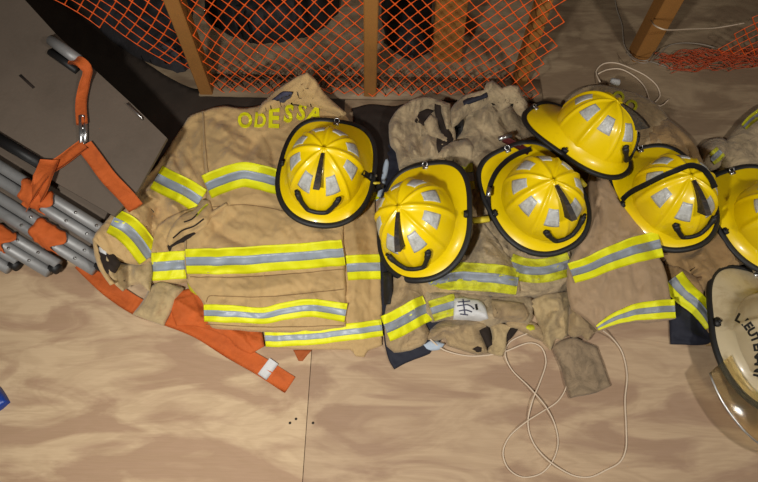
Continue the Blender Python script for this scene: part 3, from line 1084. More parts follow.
def copy_tree(o, label, parent=None):
    c = o.copy(); COL.objects.link(c)
    if parent: c.parent = parent
    else: c['label'] = label
    for ch in [x for x in bpy.data.objects if x.parent == o]:
        copy_tree(ch, None, c)
    return c


HP = [
    ((-0.168, 0.902, 0.088), (-7.0, 5.0, 3.6), 'yellow fire helmet on the breast of the leftmost tan coat, edge trim complete'),
    ((0.119, 0.733, 0.084), (-2.0, 8.5, -27.0), 'yellow fire helmet directly right of the leftmost coat, rear brim towards the upper right'),
    ((0.481, 0.818, 0.090), (24.0, 7.0, -5.0), 'yellow fire helmet with a maroon and black chin strap laid over its left side'),
    ((0.652, 1.036, 0.113), (47.0, 4.0, 23.0), 'highest yellow fire helmet, perched nearest the wires on the floor'),
    ((0.885, 0.842, 0.072), (13.0, 3.0, -5.0), 'yellow fire helmet with a black strap across its crown, left side under a coat'),
    ((1.185, 0.77, 0.065), (18.0, 3.0, -4.0), 'yellow fire helmet cut off by the right frame edge'),
]
helmets = []
base_h = make_helmet(M_HELM, HP[0][2], 'yellow fire helmets')
for i, (l, r, lab) in enumerate(HP):
    o = base_h if i == 0 else copy_tree(base_h, lab)
    up_ = (.018, .020, .022, .020, .016, .016)[i]
    k_ = (H - l[2] - up_) / (H - l[2])
    o.location = (l[0] * k_, l[1] * k_, l[2] + up_)
    k_ = (.975, .965, .955, .925, .945, .955)[i]
    o.scale = (k_, k_, k_)
    y, p, q = (math.radians(a) for a in r)
    Mz = Matrix.Rotation(y, 3, 'Z') @ Matrix.Rotation(p, 3, 'X') @ Matrix.Rotation(q, 3, 'Y')
    o.rotation_euler = Mz.to_euler('XYZ')
    helmets.append(o)
    if i in (2, 5):
        for ch in o.children:
            if ch.name.split('.')[0] in ('shell', 'brim') and ch.data.materials[0] == M_HELM:
                pass


def bvh_of(o):
    V = []; Fc = []
    M = o.matrix_basis.copy()
    for ch in [x for x in bpy.data.objects if x.parent == o and x.name.split('.')[0] in ('shell', 'brim')]:
        n = len(V)
        V += [M @ v.co for v in ch.data.vertices]
        Fc += [tuple(i + n for i in p.vertices) for p in ch.data.polygons]
    return BVHTree.FromPolygons(V, Fc)


def drape(o, tree, line, width, m, name, off=.003, lift=None, t=.0018):
    """a strap lying over a helmet; points off the helmet keep their given height"""
    L = cr([(p[0], p[1], p[2] if len(p) > 2 else 0.0) for p in line], 2.0)
    N = len(L); n = 5
    T = np.gradient(L[:, :2], axis=0); T /= np.linalg.norm(T, axis=1)[:, None] + 1e-9
    rows = []
    for i in range(N):
        row = []
        for u in np.linspace(-.5, .5, n):
            x = L[i, 0] - T[i, 1] * width * u; y = L[i, 1] + T[i, 0] * width * u
            og, d = ray(x, y)
            hit = tree.ray_cast(og, d)
            if hit[0] is not None:
                nn = hit[1] if hit[1].dot(d) < 0 else -hit[1]
                p = hit[0] + nn * off
                if L.shape[1] > 2 and L[i, 2] > p.z: p = P(x, y, L[i, 2])
            else:
                p = P(x, y, L[i, 2] if L.shape[1] > 2 else .06)
            row.append(p)
        rows.append(row)
    # smooth the jumps
    R = np.array([[tuple(p) for p in r] for r in rows])
    for _ in range(3):
        R[1:-1] = (R[:-2] + 2 * R[1:-1] + R[2:]) / 4
    up = R + np.array([0, 0, .0015]); lo = R - np.array([0, 0, t])
    idx = np.arange(N * n).reshape(N, n); q = N * n
    fs = [(idx[i, j], idx[i, j + 1], idx[i + 1, j + 1], idx[i + 1, j]) for i in range(N - 1) for j in range(n - 1)]
    ring = [idx[0, j] for j in range(n)] + [idx[i, -1] for i in range(1, N)] + [idx[-1, j] for j in range(n - 2, -1, -1)] + [idx[i, 0] for i in range(N - 2, 0, -1)]
    fs += [(ring[k], ring[(k + 1) % len(ring)], ring[(k + 1) % len(ring)] + q, ring[k] + q) for k in range(len(ring))]
    fs = [tuple(int(i) for i in f)[::-1] for f in fs]
    return link_mesh(name, list(up.reshape(-1, 3)) + list(lo.reshape(-1, 3)), fs, m, o)


def px_box(px, py, z, size, rot, m, name, parent, bev=.0015):
    b = MB()
    b.box(P(px, py, z), size, Matrix.Rotation(rot, 3, 'Z'), bev)
    return b.build(name, m, parent)


tr = [bvh_of(h_) for h_ in helmets]
# chin strap of the third helmet
drape(helmets[2], tr[2], [(503, 139, .10), (512, 143, .10), (522, 149), (529, 153)], 6, M_MAROON, 'chin_strap')
drape(helmets[2], tr[2], [(531, 150), (518, 155), (508, 161), (498, 171), (492, 182), (489, 194), (489, 208, .06), (492, 218, .05)], 5, M_BLACK, 'chin_strap', .005)
px_box(489, 192, .125, (.012, .030, .010), -.2, M_METAL, 'strap_buckle', helmets[2])
px_box(505, 137, .105, (.045, .014, .010), .35, M_METAL, 'strap_buckle', helmets[2])
px_box(582, 183, .100, (.014, .030, .012), .5, M_BRASS, 'quick_clip', helmets[2])
px_box(481, 220, .074, (.050, .018, .012), .15, M_BRASS, 'quick_clip', helmets[2])
# strap across the fifth helmet
drape(helmets[4], tr[4], [(622, 200, .08), (632, 192), (646, 185), (662, 177), (676, 171), (690, 166), (701, 169), (709, 177), (714, 188, .07)], 5.2, M_BLACK, 'chin_strap', .003)
# short straps at the sides of the first two
drape(helmets[0], tr[0], [(362, 172), (369, 177, .07), (376, 184, .05), (380, 190, .05)], 5, M_BLACK, 'chin_strap')
px_box(374, 176, .075, (.020, .009, .006), .2, M_METAL, 'strap_buckle', helmets[0])
px_box(376, 183, .075, (.026, .008, .006), .1, M_BRASS, 'quick_clip', helmets[0])

# white lieutenant's helmet with a visor, at the right edge
WH = make_helmet(M_WHITEH, 'cream lieutenant helmet with black lettering and amber visor at the right edge', None, fin=False, name='fire_helmet', trim_r=.007, stickers=False)
WH['group'] = ''
del WH['group']
WH.location = (1.078, 0.392, 0.080)
WH.scale = (1.13, 1.13, 1.13)
WH.rotation_euler = (Matrix.Rotation(math.radians(-12), 3, 'Z') @ Matrix.Rotation(math.radians(-4), 3, 'X') @ Matrix.Rotation(math.radians(8), 3, 'Y')).to_euler()
V = []
na, nt = 40, 14
for i in range(na):
    a = math.radians(-90 - 62 + 124 * i / (na - 1))
    for j in range(nt):
        s_ = j / (nt - 1)
        o_ = domeR(np.array(a)) + .020
        V.append((math.cos(a) * (o_ + .035 * s_), math.sin(a) * (o_ + .055 * s_) - .035 * s_ * max(0, -math.sin(a)), .002 - .055 * s_ + .02 * s_ * s_))
vis = loc_mesh('visor', V, grid_faces(na, nt, False), M_VISOR, WH)
md = vis.modifiers.new('s', 'SOLIDIFY'); md.thickness = .0025
b = MB()
b.tube([V[i * nt + nt - 1] for i in range(na)], .0022, 8)
loc_mesh('visor_edge', b.v, b.f, M_METAL, WH)


def glyph(ch, size):
    cu = bpy.data.curves.new('t', 'FONT')
    cu.body = ch; cu.size = size; cu.align_x = 'CENTER'; cu.align_y = 'CENTER'
    cu.offset = size * .035; cu.resolution_u = 3
    o = bpy.data.objects.new('t', cu); COL.objects.link(o)
    dg = bpy.context.evaluated_depsgraph_get(); dg.update()
    me = o.evaluated_get(dg).to_mesh()
    v = [(p.co.x, p.co.y) for p in me.vertices]; f = [tuple(p.vertices) for p in me.polygons]
    o.evaluated_get(dg).to_mesh_clear()
    bpy.data.objects.remove(o); bpy.data.curves.remove(cu)
    return v, f


def solid(name, top, bot, f, m, parent):
    n = len(top)
    cnt = {}
    for q in f:
        for i in range(len(q)): cnt[(q[i], q[(i + 1) % len(q)])] = 1
    fs = list(f) + [(b_, a, a + n, b_ + n) for a, b_ in cnt if (b_, a) not in cnt]
    return link_mesh(name, top + bot, fs, m, parent, False)


wt = bvh_of(WH)
txt = 'LIEUTENANT'
arc = cr([(737, 317.5), (745, 322.5), (750, 329), (754.5, 337), (757.5, 346), (758.5, 356), (758.5, 366), (757, 376), (754, 386)], 1.0)
cum = np.concatenate([[0], np.cumsum(np.linalg.norm(np.diff(arc[:, :2], axis=0), axis=1))])
for k, ch in enumerate(txt):
    s_ = 2 + k * 7.4 - (2.6 if k > 1 else 0)
    x = np.interp(s_, cum, arc[:, 0]); y = np.interp(s_, cum, arc[:, 1])
    x2 = np.interp(s_ + 1, cum, arc[:, 0]); y2 = np.interp(s_ + 1, cum, arc[:, 1])
    an = math.atan2(y2 - y, x2 - x)
    gv, gf = glyph(ch, 12)
    top = []; bot = []
    for gx, gy in gv:
        X = x + gx * math.cos(an) + gy * math.sin(an); Y = y + gx * math.sin(an) - gy * math.cos(an)
        og, d = ray(X, Y)
        hit = wt.ray_cast(og, d)
        if hit[0] is None:
            top.append(P(X, Y, .08)); bot.append(P(X, Y, .079)); continue
        nn = hit[1] if hit[1].dot(d) < 0 else -hit[1]
        top.append(hit[0] + nn * .0015); bot.append(hit[0] - nn * .0005)
    solid('letter', top, bot, gf, M_BLACK, WH)

# ---------------------------------------------------------------- coats
def letters(surf, items, m, parent):
    for ch, x, y, size, rot, sxy in items:
        gv, gf = glyph(ch, size)
        top = []; bot = []
        ca, sa = math.cos(math.radians(rot)), math.sin(math.radians(rot))
        X = np.array([x + (gx * sxy) * ca + gy * sa for gx, gy in gv]); Y = np.array([y + (gx * sxy) * sa - gy * ca for gx, gy in gv])
        hz = surf.h(X, Y)
        top = [Vector(p) for p in PN(X, Y, hz + .0060)]; bot = [Vector(p) for p in PN(X, Y, hz + .000)]
        solid('letter', top, bot, gf, m, parent)


def piece(parent, name, m, poly, **k):
    c = Cloth(poly, **k)
    o = c.build(name, m, parent)
    return c, o


# --- leftmost coat
CA = thing('firefighter_coat', 'leftmost tan firefighter coat, cleanest one, with bright lime stripes and sleeve folded out', 'coat', P(260, 220, 0), 'tan firefighter coats')
# back layer: hem and right side panel
s1, _ = piece(CA, 'back_panel', M_TANA, [(262, 300), (300, 200), (340, 130), (362, 150), (374, 180), (376, 215), (379, 245), (381, 275), (382, 310), (382, 345), (368, 351), (364, 357), (356, 356), (350, 349), (313, 349), (269, 347), (264, 332)], z0=.001, thick=.012, puff=.018, W=30, seed=1, auto=5, ang=1.5, spread=.3, amp=.004,
    folds=[([(350, 200), (356, 260), (352, 330)], .006, 6), ([(368, 220), (372, 280), (370, 330)], -.006, 5)])
hivis(s1, [(346.5, 268), (362, 267), (380, 266.5)], 25, CA)
hivis(s1, [(265, 338.5), (290, 338), (316, 336), (350, 332), (382, 328)], 17, CA)
hivis(s1, [(350, 193), (364, 191), (376, 188)], 22, CA)
# sleeve folded out to the left
s2, _ = piece(CA, 'sleeve', M_TANA, [(204, 110), (190, 116), (182, 127), (170, 145), (163, 156), (152, 170), (137, 181), (123, 199), (107, 219), (96, 232), (93, 240), (110, 256), (132, 263), (150, 262), (160, 250), (166, 236), (186, 228), (208, 205), (212, 170), (208, 130)], z0=.002, slope=(-.0021, 0), thick=.02, puff=.03, W=28, seed=2, auto=8, ang=1.0, spread=.6, amp=0.0081,
    folds=[([(186, 122), (176, 145), (180, 172)], -.018, 6), ([(166, 160), (150, 178), (136, 200)], -.010, 5), ([(196, 206), (182, 214), (168, 212)], -.016, 5), ([(140, 200), (150, 214), (156, 232)], .012, 6), ([(199, 120), (190, 150), (196, 178)], -.014, 6), ([(160, 205), (152, 225), (160, 246)], -.024, 7), ([(168, 200), (178, 214), (174, 236)], .012, 7), ([(150, 185), (135, 205), (118, 222)], .012, 9), ([(176, 140), (172, 170)], .008, 8)])
hivis(s2, [(156, 177), (170, 184), (186, 192), (200, 201)], 26, CA)
hivis(s2, [(112, 221), (124, 227), (136, 238), (150, 257)], [26, 28, 27, 26], CA)
# torn-looking opening of the sleeve with the knitted wristlet
s2b, _ = piece(CA, 'cuff_opening', M_DARKGAP, [(95, 236), (104, 238), (112, 250), (120, 262), (114, 272), (106, 276), (99, 264), (94, 250)], z0=.115, thick=.014, puff=.006, W=8, seed=3, auto=0)
s2d, _ = piece(CA, 'cuff_lining', M_WHITE, [(97, 241), (102, 240), (107, 249), (106, 255), (100, 252)], z0=.001, on=[s2b], thick=.004, puff=.003, W=6, seed=3, auto=0)
s2c, _ = piece(CA, 'wristlet', M_RIB, [(106, 256), (118, 262), (134, 263), (150, 259), (151, 272), (149, 291), (143, 287), (139, 283), (127, 285), (121, 290), (114, 283), (108, 272)], z0=.03, slope=(-.0042, 0), thick=.018, puff=.010, W=12, seed=4, auto=5, ang=1.4, spread=.4, amp=.006,
    folds=[([(128, 285), (130, 274), (127, 266)], -.010, 5)])
s2e, _ = piece(CA, 'cuff_rim', M_TANA, [(92, 238), (97, 236), (99, 247), (103, 262), (109, 276), (114, 283), (109, 285), (101, 272), (95, 257)], z0=.122, thick=.010, puff=.006, W=6, seed=5, auto=0)
s2f, _ = piece(CA, 'wristlet', M_RIB, [(151, 287), (160, 282), (170, 284), (183, 288), (178, 296), (170, 311), (163, 325), (146, 319), (133, 314), (143, 300)], z0=.012, thick=.014, puff=.008, W=12, seed=6, auto=4, ang=2.2, spread=.3, amp=.005)
# lower side panel between sleeve and front
s3, _ = piece(CA, 'side_panel', M_TANA, [(158, 226), (175, 214), (200, 206), (206, 230), (196, 250), (190, 270), (188, 281), (170, 283), (150, 283), (150, 262), (153, 244)], z0=.001, on=[s2], thick=.018, puff=.018, W=18, seed=7, auto=5, ang=2.4, spread=.4, amp=0.0070)
hivis(s3, [(151, 266.5), (165, 266), (188, 264.5)], 28, CA)
# front of the coat
s4, _ = piece(CA, 'front_panel', M_TANA, [(202, 111), (214, 107), (226, 106), (245, 108), (264, 104), (290, 96), (318, 95), (338, 106), (352, 126), (352, 145), (350, 180), (344, 222), (344, 250), (346, 290), (346, 326), (330, 329), (300, 331), (264, 331), (235, 329), (211, 327), (206, 320), (203.5, 304), (200, 298), (194, 291), (187, 281), (185, 262), (185, 236), (196, 216), (207, 199), (205, 170), (203, 140)], z0=.026, thick=.022, puff=.014, W=34, seed=8, auto=7, ang=.5, spread=1.0, amp=.0052, edge=4,
    folds=[([(212, 118), (236, 128), (262, 150)], -.016, 9), ([(222, 148), (238, 160), (262, 166)], .012, 8), ([(208, 216), (226, 236), (250, 246)], -.010, 6), ([(190, 222), (204, 214), (226, 210)], -.010, 4), ([(270, 230), (300, 236), (330, 232)], .009, 9), ([(215, 285), (250, 291), (300, 282)], .008, 8), ([(300, 212), (322, 226), (340, 230)], -.009, 6), ([(206, 115), (205, 150), (208, 190)], -.007, 4), ([(215, 122), (232, 135), (252, 150)], .014, 9), ([(226, 128), (240, 143), (258, 152)], -.010, 6), ([(262, 130), (272, 150), (276, 170)], -.010, 5), ([(188, 243), (210, 222), (234, 200)], .010, 7), ([(200, 252), (216, 230), (240, 212)], -.008, 6),
           ([(212, 300), (260, 297), (330, 286)], -.004, 4), ([(190, 276), (260, 275), (345, 270)], -.0035, 2.2), ([(216, 205), (270, 206), (296, 212)], -.003, 2.4), ([(262, 317), (264, 290), (268, 260)], -.004, 5), ([(310, 330), (315, 300), (320, 280)], .005, 9)])
hivis(s4, [(206.5, 187), (216, 182.5), (228, 178.5), (243, 174.5), (258, 177), (274, 181), (292, 184)], 25, CA)
hivis(s4, [(186, 261.5), (205, 261.5), (240, 260.5), (271, 258), (302, 256), (343.5, 252.5)], [25, 26, 27, 26, 26, 26], CA)
hivis(s4, [(204, 313), (235, 314), (263, 315.5), (284, 311.5), (306, 308), (325, 309.5), (346, 313)], [17, 18, 16, 17, 18, 18, 19], CA)
for l_ in ([(203.5, 112), (206, 150), (208, 172)], [(206, 324), (264, 327), (344, 325.5)], [(190, 277), (240, 277), (300, 273), (344, 269)], [(211, 207), (250, 205), (292, 213)], [(186.5, 238), (186, 262), (187, 279)], [(206, 302), (209, 296), (262, 297), (344, 289)]):
    seam(s4, l_, CA)
# pocket flap crumpled over the side seam
s5, _ = piece(CA, 'pocket_flap', M_TANA, [(166, 241), (172, 226), (184, 214), (196, 208), (203, 199), (210, 200), (213, 210), (226, 202), (228, 204), (212, 216), (206, 226), (194, 232), (184, 236), (170, 246)], z0=.000, on=[s4, s3, s2], thick=.012, puff=.010, W=8, seed=9, auto=4, ang=-.7, spread=.2, amp=0.0096)
s5b, _ = piece(CA, 'pocket_gap', M_DARKGAP, [(167, 246), (180, 238), (194, 231), (196, 234), (184, 241), (172, 247), (170, 252)], z0=.000, on=[s4, s3, s2], thick=.006, puff=.002, W=5, seed=9, auto=0)  # shade of the pocket gap put in as a dark sliver
s5c, _ = piece(CA, 'torn_tape', M_YELD, [(187, 283), (193, 280), (197, 290), (206, 296), (203, 301), (196, 295), (190, 291)], z0=.006, thick=.012, puff=.004, W=5, seed=9, auto=0)
# collar
s6, _ = piece(CA, 'collar', M_TANA, [(258, 112), (262, 103), (274, 92), (284, 84), (296, 77), (307, 72), (316, 80), (324, 92), (336, 104), (346, 113), (340, 114), (322, 107), (307, 104), (290, 102), (272, 106)], z0=.060, slope=(0, -.0036), thick=.022, puff=.012, W=12, seed=10, auto=3, ang=-.6, amp=0.0072,
    folds=[([(283, 85), (286, 93), (284, 100)], .006, 4.5), ([(309, 88), (306, 97), (304, 108)], .006, 4.5), ([(262, 109), (280, 103), (303, 106)], .008, 3.5)])
s6b, _ = piece(CA, 'collar_label', M_INK, [(272, 99), (282, 92), (293, 92), (290, 97), (280, 100)], z0=.006, on=[s6], thick=.003, puff=.001, crinkle=0, amp=.001, W=5, seed=3, auto=0)
letters(s4, [('O', 245, 121, 21, -6, .85), ('D', 260, 121, 20, 6, .8), ('E', 273.5, 119, 27, 2, .85), ('S', 288.5, 114.5, 24, 8, .8), ('S', 301.5, 112.5, 23, 12, .8), ('A', 315, 114, 23, 16, .85)], M_YEL, CA)

strip(s4, [(261, 111), (272, 107.5), (284, 104.5), (296, 104.5), (304, 107)], 1.8, M_DARKGAP, 'dark_gap', CA, .004, n=3)  # dark strip colours in the shade under the collar flap
strip(s5, [(173, 238), (182, 231), (194, 226), (204, 219)], 1.6, M_DARKGAP, 'pocket_gap_line', CA, .002, n=3)  # dark line drawn in for the shaded gap at the pocket
strip(s5, [(196, 216), (203, 208), (208, 204)], 1.8, M_YELD, 'pocket_tape', CA, .002, n=3)
strip(s5, [(184, 222), (192, 219), (198, 213)], 1.4, M_DARKGAP, 'pocket_gap_line', CA, .002, n=3)
# --- second coat, under the second helmet
CB = thing('firefighter_coat', 'crumpled tan coat with its hood-like collar gaping open, under the second helmet from the left', 'coat', P(425, 200, 0), 'tan firefighter coats')
b1, _ = piece(CB, 'lining', M_NAVY, [(386, 128), (398, 122), (440, 128), (480, 150), (470, 300), (432, 350), (430, 353), (412, 360), (394, 369), (389, 360), (385, 345), (381, 300), (380, 240), (382, 180)], z0=.001, thick=.010, puff=.006, W=20, seed=11, auto=4, amp=.003)
bz, _ = piece(CB, 'floor_shade', M_DARKGAP, [(352, 108), (372, 104), (392, 106), (404, 104), (396, 130), (388, 180), (378, 190), (366, 170), (356, 135)], z0=.001, thick=.008, puff=.008, W=14, seed=40, auto=4, amp=.003)  # dark sheet standing in for shadowed floor between the two coats
b1b, _ = piece(CB, 'inner_liner', M_LBLUE, [(377, 190), (381, 172), (386, 156), (389, 162), (386, 180), (381, 196), (376, 200)], z0=.008, thick=.010, puff=.006, W=5, seed=11, auto=0)
b2, _ = piece(CB, 'collar', M_TANC, [(389, 124), (396, 111), (404, 104), (414, 98), (426, 96), (438, 99), (450, 104), (452, 118), (456, 140), (450, 165), (430, 172), (400, 176), (396, 150), (390, 142)], z0=.034, slope=(0, -.0011), thick=.024, puff=.018, W=12, seed=12, auto=6, ang=1.2, amp=0.0150,
    folds=[([(398, 120), (392, 135), (396, 150)], .014, 5), ([(404, 140), (412, 160), (414, 172)], -.020, 4), ([(430, 136), (432, 150), (428, 166)], .014, 4), ([(394, 112), (410, 102), (430, 99)], .010, 4), ([(412, 106), (406, 124), (404, 146)], -.018, 6), ([(400, 130), (410, 146), (420, 160)], .014, 5), ([(434, 104), (440, 120), (440, 140)], -.026, 6), ([(424, 130), (420, 145), (424, 160)], -.018, 4), ([(446, 108), (447, 130)], .012, 4)])
b2b, _ = piece(CB, 'dark_gap', M_DARKGAP, [(415, 120), (419, 112), (428, 109), (434, 111), (429, 117), (423, 126), (418, 125)], z0=.000, on=[b2], thick=.006, puff=.006, W=6, seed=3, auto=0)  # dark piece colours in the shade of the gaping collar
b2c, _ = piece(CB, 'dark_gap', M_DARKGAP, [(434, 101), (440, 102), (442, 116), (449, 130), (455, 138), (453, 152), (446, 160), (438, 152), (437, 138), (441, 128), (436, 116)], z0=.000, on=[b2], thick=.006, puff=.004, W=6, seed=3, auto=0)
b2d, _ = piece(CB, 'throat_tab', M_TANC, [(424, 122), (430, 114), (437, 118), (440, 130), (450, 138), (446, 144), (434, 136), (428, 132)], z0=.000, on=[b2, b2b], thick=.012, puff=.006, W=5, seed=14, auto=0)
b3, _ = piece(CB, 'front_panel', M_TANB, [(398, 172), (430, 165), (470, 172), (480, 210), (470, 260), (462, 292), (430, 300), (425, 320), (430, 333), (424, 344), (410, 350), (394, 352), (386, 343), (385, 313), (392, 285), (398, 240)], z0=.012, thick=.020, puff=.024, W=24, seed=13, auto=5, ang=-.5, amp=0.0090,
    folds=[([(404, 284), (412, 296), (414, 312)], .010, 5), ([(430, 300), (434, 318), (432, 332)], -.020, 3.5), ([(420, 284), (426, 300), (430, 318)], -.014, 4), ([(396, 300), (404, 320), (402, 345)], .006, 6), ([(414, 300), (418, 330)], .008, 5), ([(426, 318), (424, 342)], .012, 4)])
YD = (M_YEL, M_SILD)
hivis(b3, [(385.5, 329), (396, 324.5), (408, 318), (418, 312), (428, 308)], 27, CB, mats=YD)
b4, _ = piece(CB, 'black_strap', M_BLACK, [(383, 272), (392, 270), (393, 288), (390, 304), (384, 304)], z0=.002, on=[b3, b1], thick=.012, puff=.004, W=5, seed=3, auto=0)
b5, _ = piece(CB, 'torn_lining', M_LBLUE, [(420, 345), (430, 339), (445, 344), (440, 349), (428, 350)], z0=.008, thick=.008, puff=.004, W=5, seed=3, auto=0)

# --- third coat, grey-tan collar standing up, under the third helmet
CC = thing('firefighter_coat', 'soiled grey-tan coat with stand-up collar, inside out cuffs and an inked white label', 'coat', P(510, 220, 0), 'tan firefighter coats')
c1, _ = piece(CC, 'body', M_TANC, [(450, 114), (455, 104), (464, 95), (478, 90), (500, 92), (522, 96), (531, 108), (533, 124), (540, 160), (580, 185), (588, 215), (575, 262), (572, 284), (555, 292), (520, 296), (480, 296), (455, 292), (427, 285), (420, 262), (440, 250), (468, 225), (468, 190), (456, 165), (438, 158), (440, 150), (452, 142), (462, 130)], z0=.012, thick=.022, puff=.016, W=26, seed=15, auto=7, ang=1.2, spread=.7, amp=0.0090,
    folds=[([(486, 112), (480, 132), (474, 150)], .014, 7), ([(500, 112), (508, 130), (512, 138)], -.012, 5), ([(470, 232), (466, 250), (470, 262)], -.020, 4), ([(486, 256), (500, 262), (510, 278)], .010, 4), ([(545, 284), (530, 290), (515, 288)], -.014, 3), ([(500, 92), (488, 108), (476, 124)], .012, 5), ([(518, 98), (522, 125), (526, 150)], -.008, 4), ([(470, 100), (460, 112), (456, 124)], .010, 5), ([(462, 210), (490, 240), (512, 270)], -.016, 5), ([(464, 232), (474, 222), (486, 226)], .012, 4), ([(446, 246), (470, 246), (490, 252)], .007, 3), ([(508, 240), (514, 265), (520, 290)], -.014, 4)])
c2, _ = piece(CC, 'collar', M_TANC, [(450, 112), (454, 104), (464, 95), (474, 92), (484, 90), (487, 82), (492, 80), (497, 84), (502, 88), (512, 85), (518, 86), (523, 96), (528, 106), (526, 116), (518, 112), (512, 104), (500, 110), (494, 104), (484, 106), (470, 112), (458, 122), (452, 126)], z0=.070, slope=(0, -.0030), thick=.018, puff=.012, W=9, seed=16, auto=5, ang=-.8, amp=0.0112)
c2b, _ = piece(CC, 'hook_patch', M_NAVY, [(462, 97), (474, 92), (486, 89.5), (488, 96), (478, 100), (464, 105)], z0=.007, on=[c2, c1], thick=.003, puff=.001, crinkle=0, amp=.0008, W=6, seed=3, auto=0)
c2c, _ = piece(CC, 'hook_patch', M_BLACK, [(448, 132), (456, 122), (464, 119), (464, 126), (458, 138), (452, 142), (446, 140)], z0=.000, on=[c1, c2], thick=.012, puff=.004, W=6, seed=3, auto=0)
c3, _ = piece(CC, 'crumpled_shoulder', M_TANC, [(440, 150), (448, 143), (458, 139), (468, 138), (474, 146), (472, 158), (466, 168), (460, 168), (452, 160), (444, 157), (438, 156)], z0=.000, on=[c1, b2], sink=.010, thick=.02, puff=.018, W=9, seed=17, auto=6, ang=1.4, amp=0.0140)
for (x_, y0_, y1_) in ((466, 165, 188),):
    hivis(c1, [(459, 178), (466, 177), (474, 176)], 26, CC, mats=(M_YELD, M_SILD))
c4, _ = piece(CC, 'collar_badge', M_YELD, [(526, 112), (530, 110), (532, 117), (528, 121)], z0=.000, on=[c2], thick=.004, puff=.002, W=4, seed=3, auto=0)
# sleeve from under the second helmet, with its stripe
c5, _ = piece(CC, 'sleeve', M_TANC, [(448, 262), (468, 240), (474, 222), (484, 222), (500, 244), (512, 262), (519, 280), (520, 294), (500, 297), (470, 293), (440, 291), (426, 289), (424, 278)], z0=.000, on=[c1], sink=.006, thick=.018, puff=.012, W=16, seed=18, auto=4, ang=.2, spread=.5, amp=0.0090,
    folds=[([(470, 236), (484, 252), (486, 262)], .014, 5), ([(452, 262), (462, 250), (468, 240)], -.010, 3.5), ([(462, 246), (480, 244), (488, 248)], -.008, 2.6), ([(480, 226), (492, 246), (504, 262)], .008, 4), ([(456, 262), (456, 280)], -.008, 2.5)])
hivis(c5, [(426, 285), (440, 280), (455, 276.5), (478, 277), (500, 279), (518, 282)], [14, 24, 28, 28, 28, 26], CC, mats=(M_YELD, M_SILD))
c6, _ = piece(CC, 'sleeve', M_TANC, [(506, 232), (530, 225), (566, 240), (575, 262), (578, 282), (560, 294), (535, 298), (520, 290), (512, 268)], z0=.000, on=[c1], sink=.010, thick=.014, puff=.008, W=14, seed=19, auto=5, ang=.2, amp=0.0090)
hivis(c6, [(509, 265), (524, 270), (540, 271), (556, 268), (571, 263)], 24, CC, mats=(M_YELD, M_SILD))
# belt of seams below the stripes
c7, _ = piece(CC, 'hem', M_TANC, [(424, 288), (440, 290), (470, 293), (500, 296), (530, 297), (533, 304), (532, 318), (528, 324), (505, 322), (490, 326), (470, 322), (452, 320), (432, 322), (424, 312)], z0=.010, thick=.018, puff=.010, W=8, seed=20, auto=8, ang=0, spread=.3, amp=0.0112)
c7b = hivis(c7, [(431, 311), (440, 308), (456, 304)], 21, CC, mats=(M_YELD, M_SILD))
c8, _ = piece(CC, 'white_label', M_WHITE, [(454, 299), (462, 297), (478, 300), (485, 306), (489, 318), (480, 320), (466, 319), (453, 319)], z0=.000, on=[c7], thick=.010, puff=.003, W=8, seed=21, auto=3, amp=.004)
for ln in ([(458, 302), (470, 301)], [(457, 306), (468, 305), (474, 309)], [(459, 311), (466, 310), (472, 312)], [(460, 314), (468, 315)], [(463, 299), (465, 315)]):
    strip(c8, ln, 1.2, M_INK, 'ink_mark', CC, .002, n=3)
strip(c8, [(476, 304), (477, 310)], 2.2, M_BLACK, 'ink_mark', CC, .002, n=3)
c8b, _ = piece(CC, 'pocket', M_TANB, [(490, 300), (500, 300), (524, 303), (530, 314), (526, 322), (505, 320), (494, 317)], z0=.000, on=[c7], thick=.010, puff=.006, W=8, seed=22, auto=3, amp=.004)
c8c, _ = piece(CC, 'dark_gap', M_DARKGAP, [(490, 300), (492.5, 300), (499, 315), (497, 316)], z0=.000, on=[c7, c8b], thick=.006, puff=.001, W=4, seed=22, auto=0)
# gathered ends of the sleeves lying on the floor below
c9, _ = piece(CC, 'sleeve_end', M_TANB, [(424, 340), (430, 330), (440, 322), (456, 319), (486, 321), (488, 328), (480, 331), (484, 342), (488, 353), (478, 354), (464, 350), (449, 345), (446, 337), (438, 340)], z0=.004, thick=.018, puff=.010, W=9, seed=23, auto=8, ang=.2, spread=.8, amp=0.0128)
c9b, _ = piece(CC, 'cuff_opening', M_DARKGAP, [(472, 349), (477, 346), (482, 347), (482, 352), (476, 353)], z0=.000, on=[c9], thick=.006, puff=.002, W=4, seed=3, auto=0)
c9c, _ = piece(CC, 'cuff_opening', M_DARKGAP, [(478, 330), (486, 321), (490, 330), (492, 340), (496, 348), (486, 346)], z0=.008, thick=.014, puff=.003, W=5, seed=3, auto=0)
c10, _ = piece(CC, 'wristlet', M_RIB, [(490, 325), (500, 323), (511, 326), (507, 334), (506, 348), (502, 356), (494, 354), (488, 352), (490, 345), (493, 336)], z0=.006, thick=.018, puff=.006, W=8, seed=24, auto=4, ang=1.5, amp=0.0120)
c10b, _ = piece(CC, 'cuff_opening', M_DARKGAP, [(506, 332), (512, 326), (518, 330), (512, 338), (507, 342)], z0=.004, thick=.012, puff=.003, W=5, seed=3, auto=0)
c11, _ = piece(CC, 'flap', M_TANB, [(505, 320), (528, 320), (545, 330), (548, 342), (536, 338), (520, 330), (508, 328)], z0=.004, thick=.014, puff=.008, W=8, seed=25, auto=3, amp=.005)
c11b, _ = piece(CC, 'torn_tape', M_YELD, [(524, 329), (528, 324), (535, 325), (535, 330), (528, 331)], z0=.000, on=[c11], thick=.005, puff=.002, W=4, seed=3, auto=0)

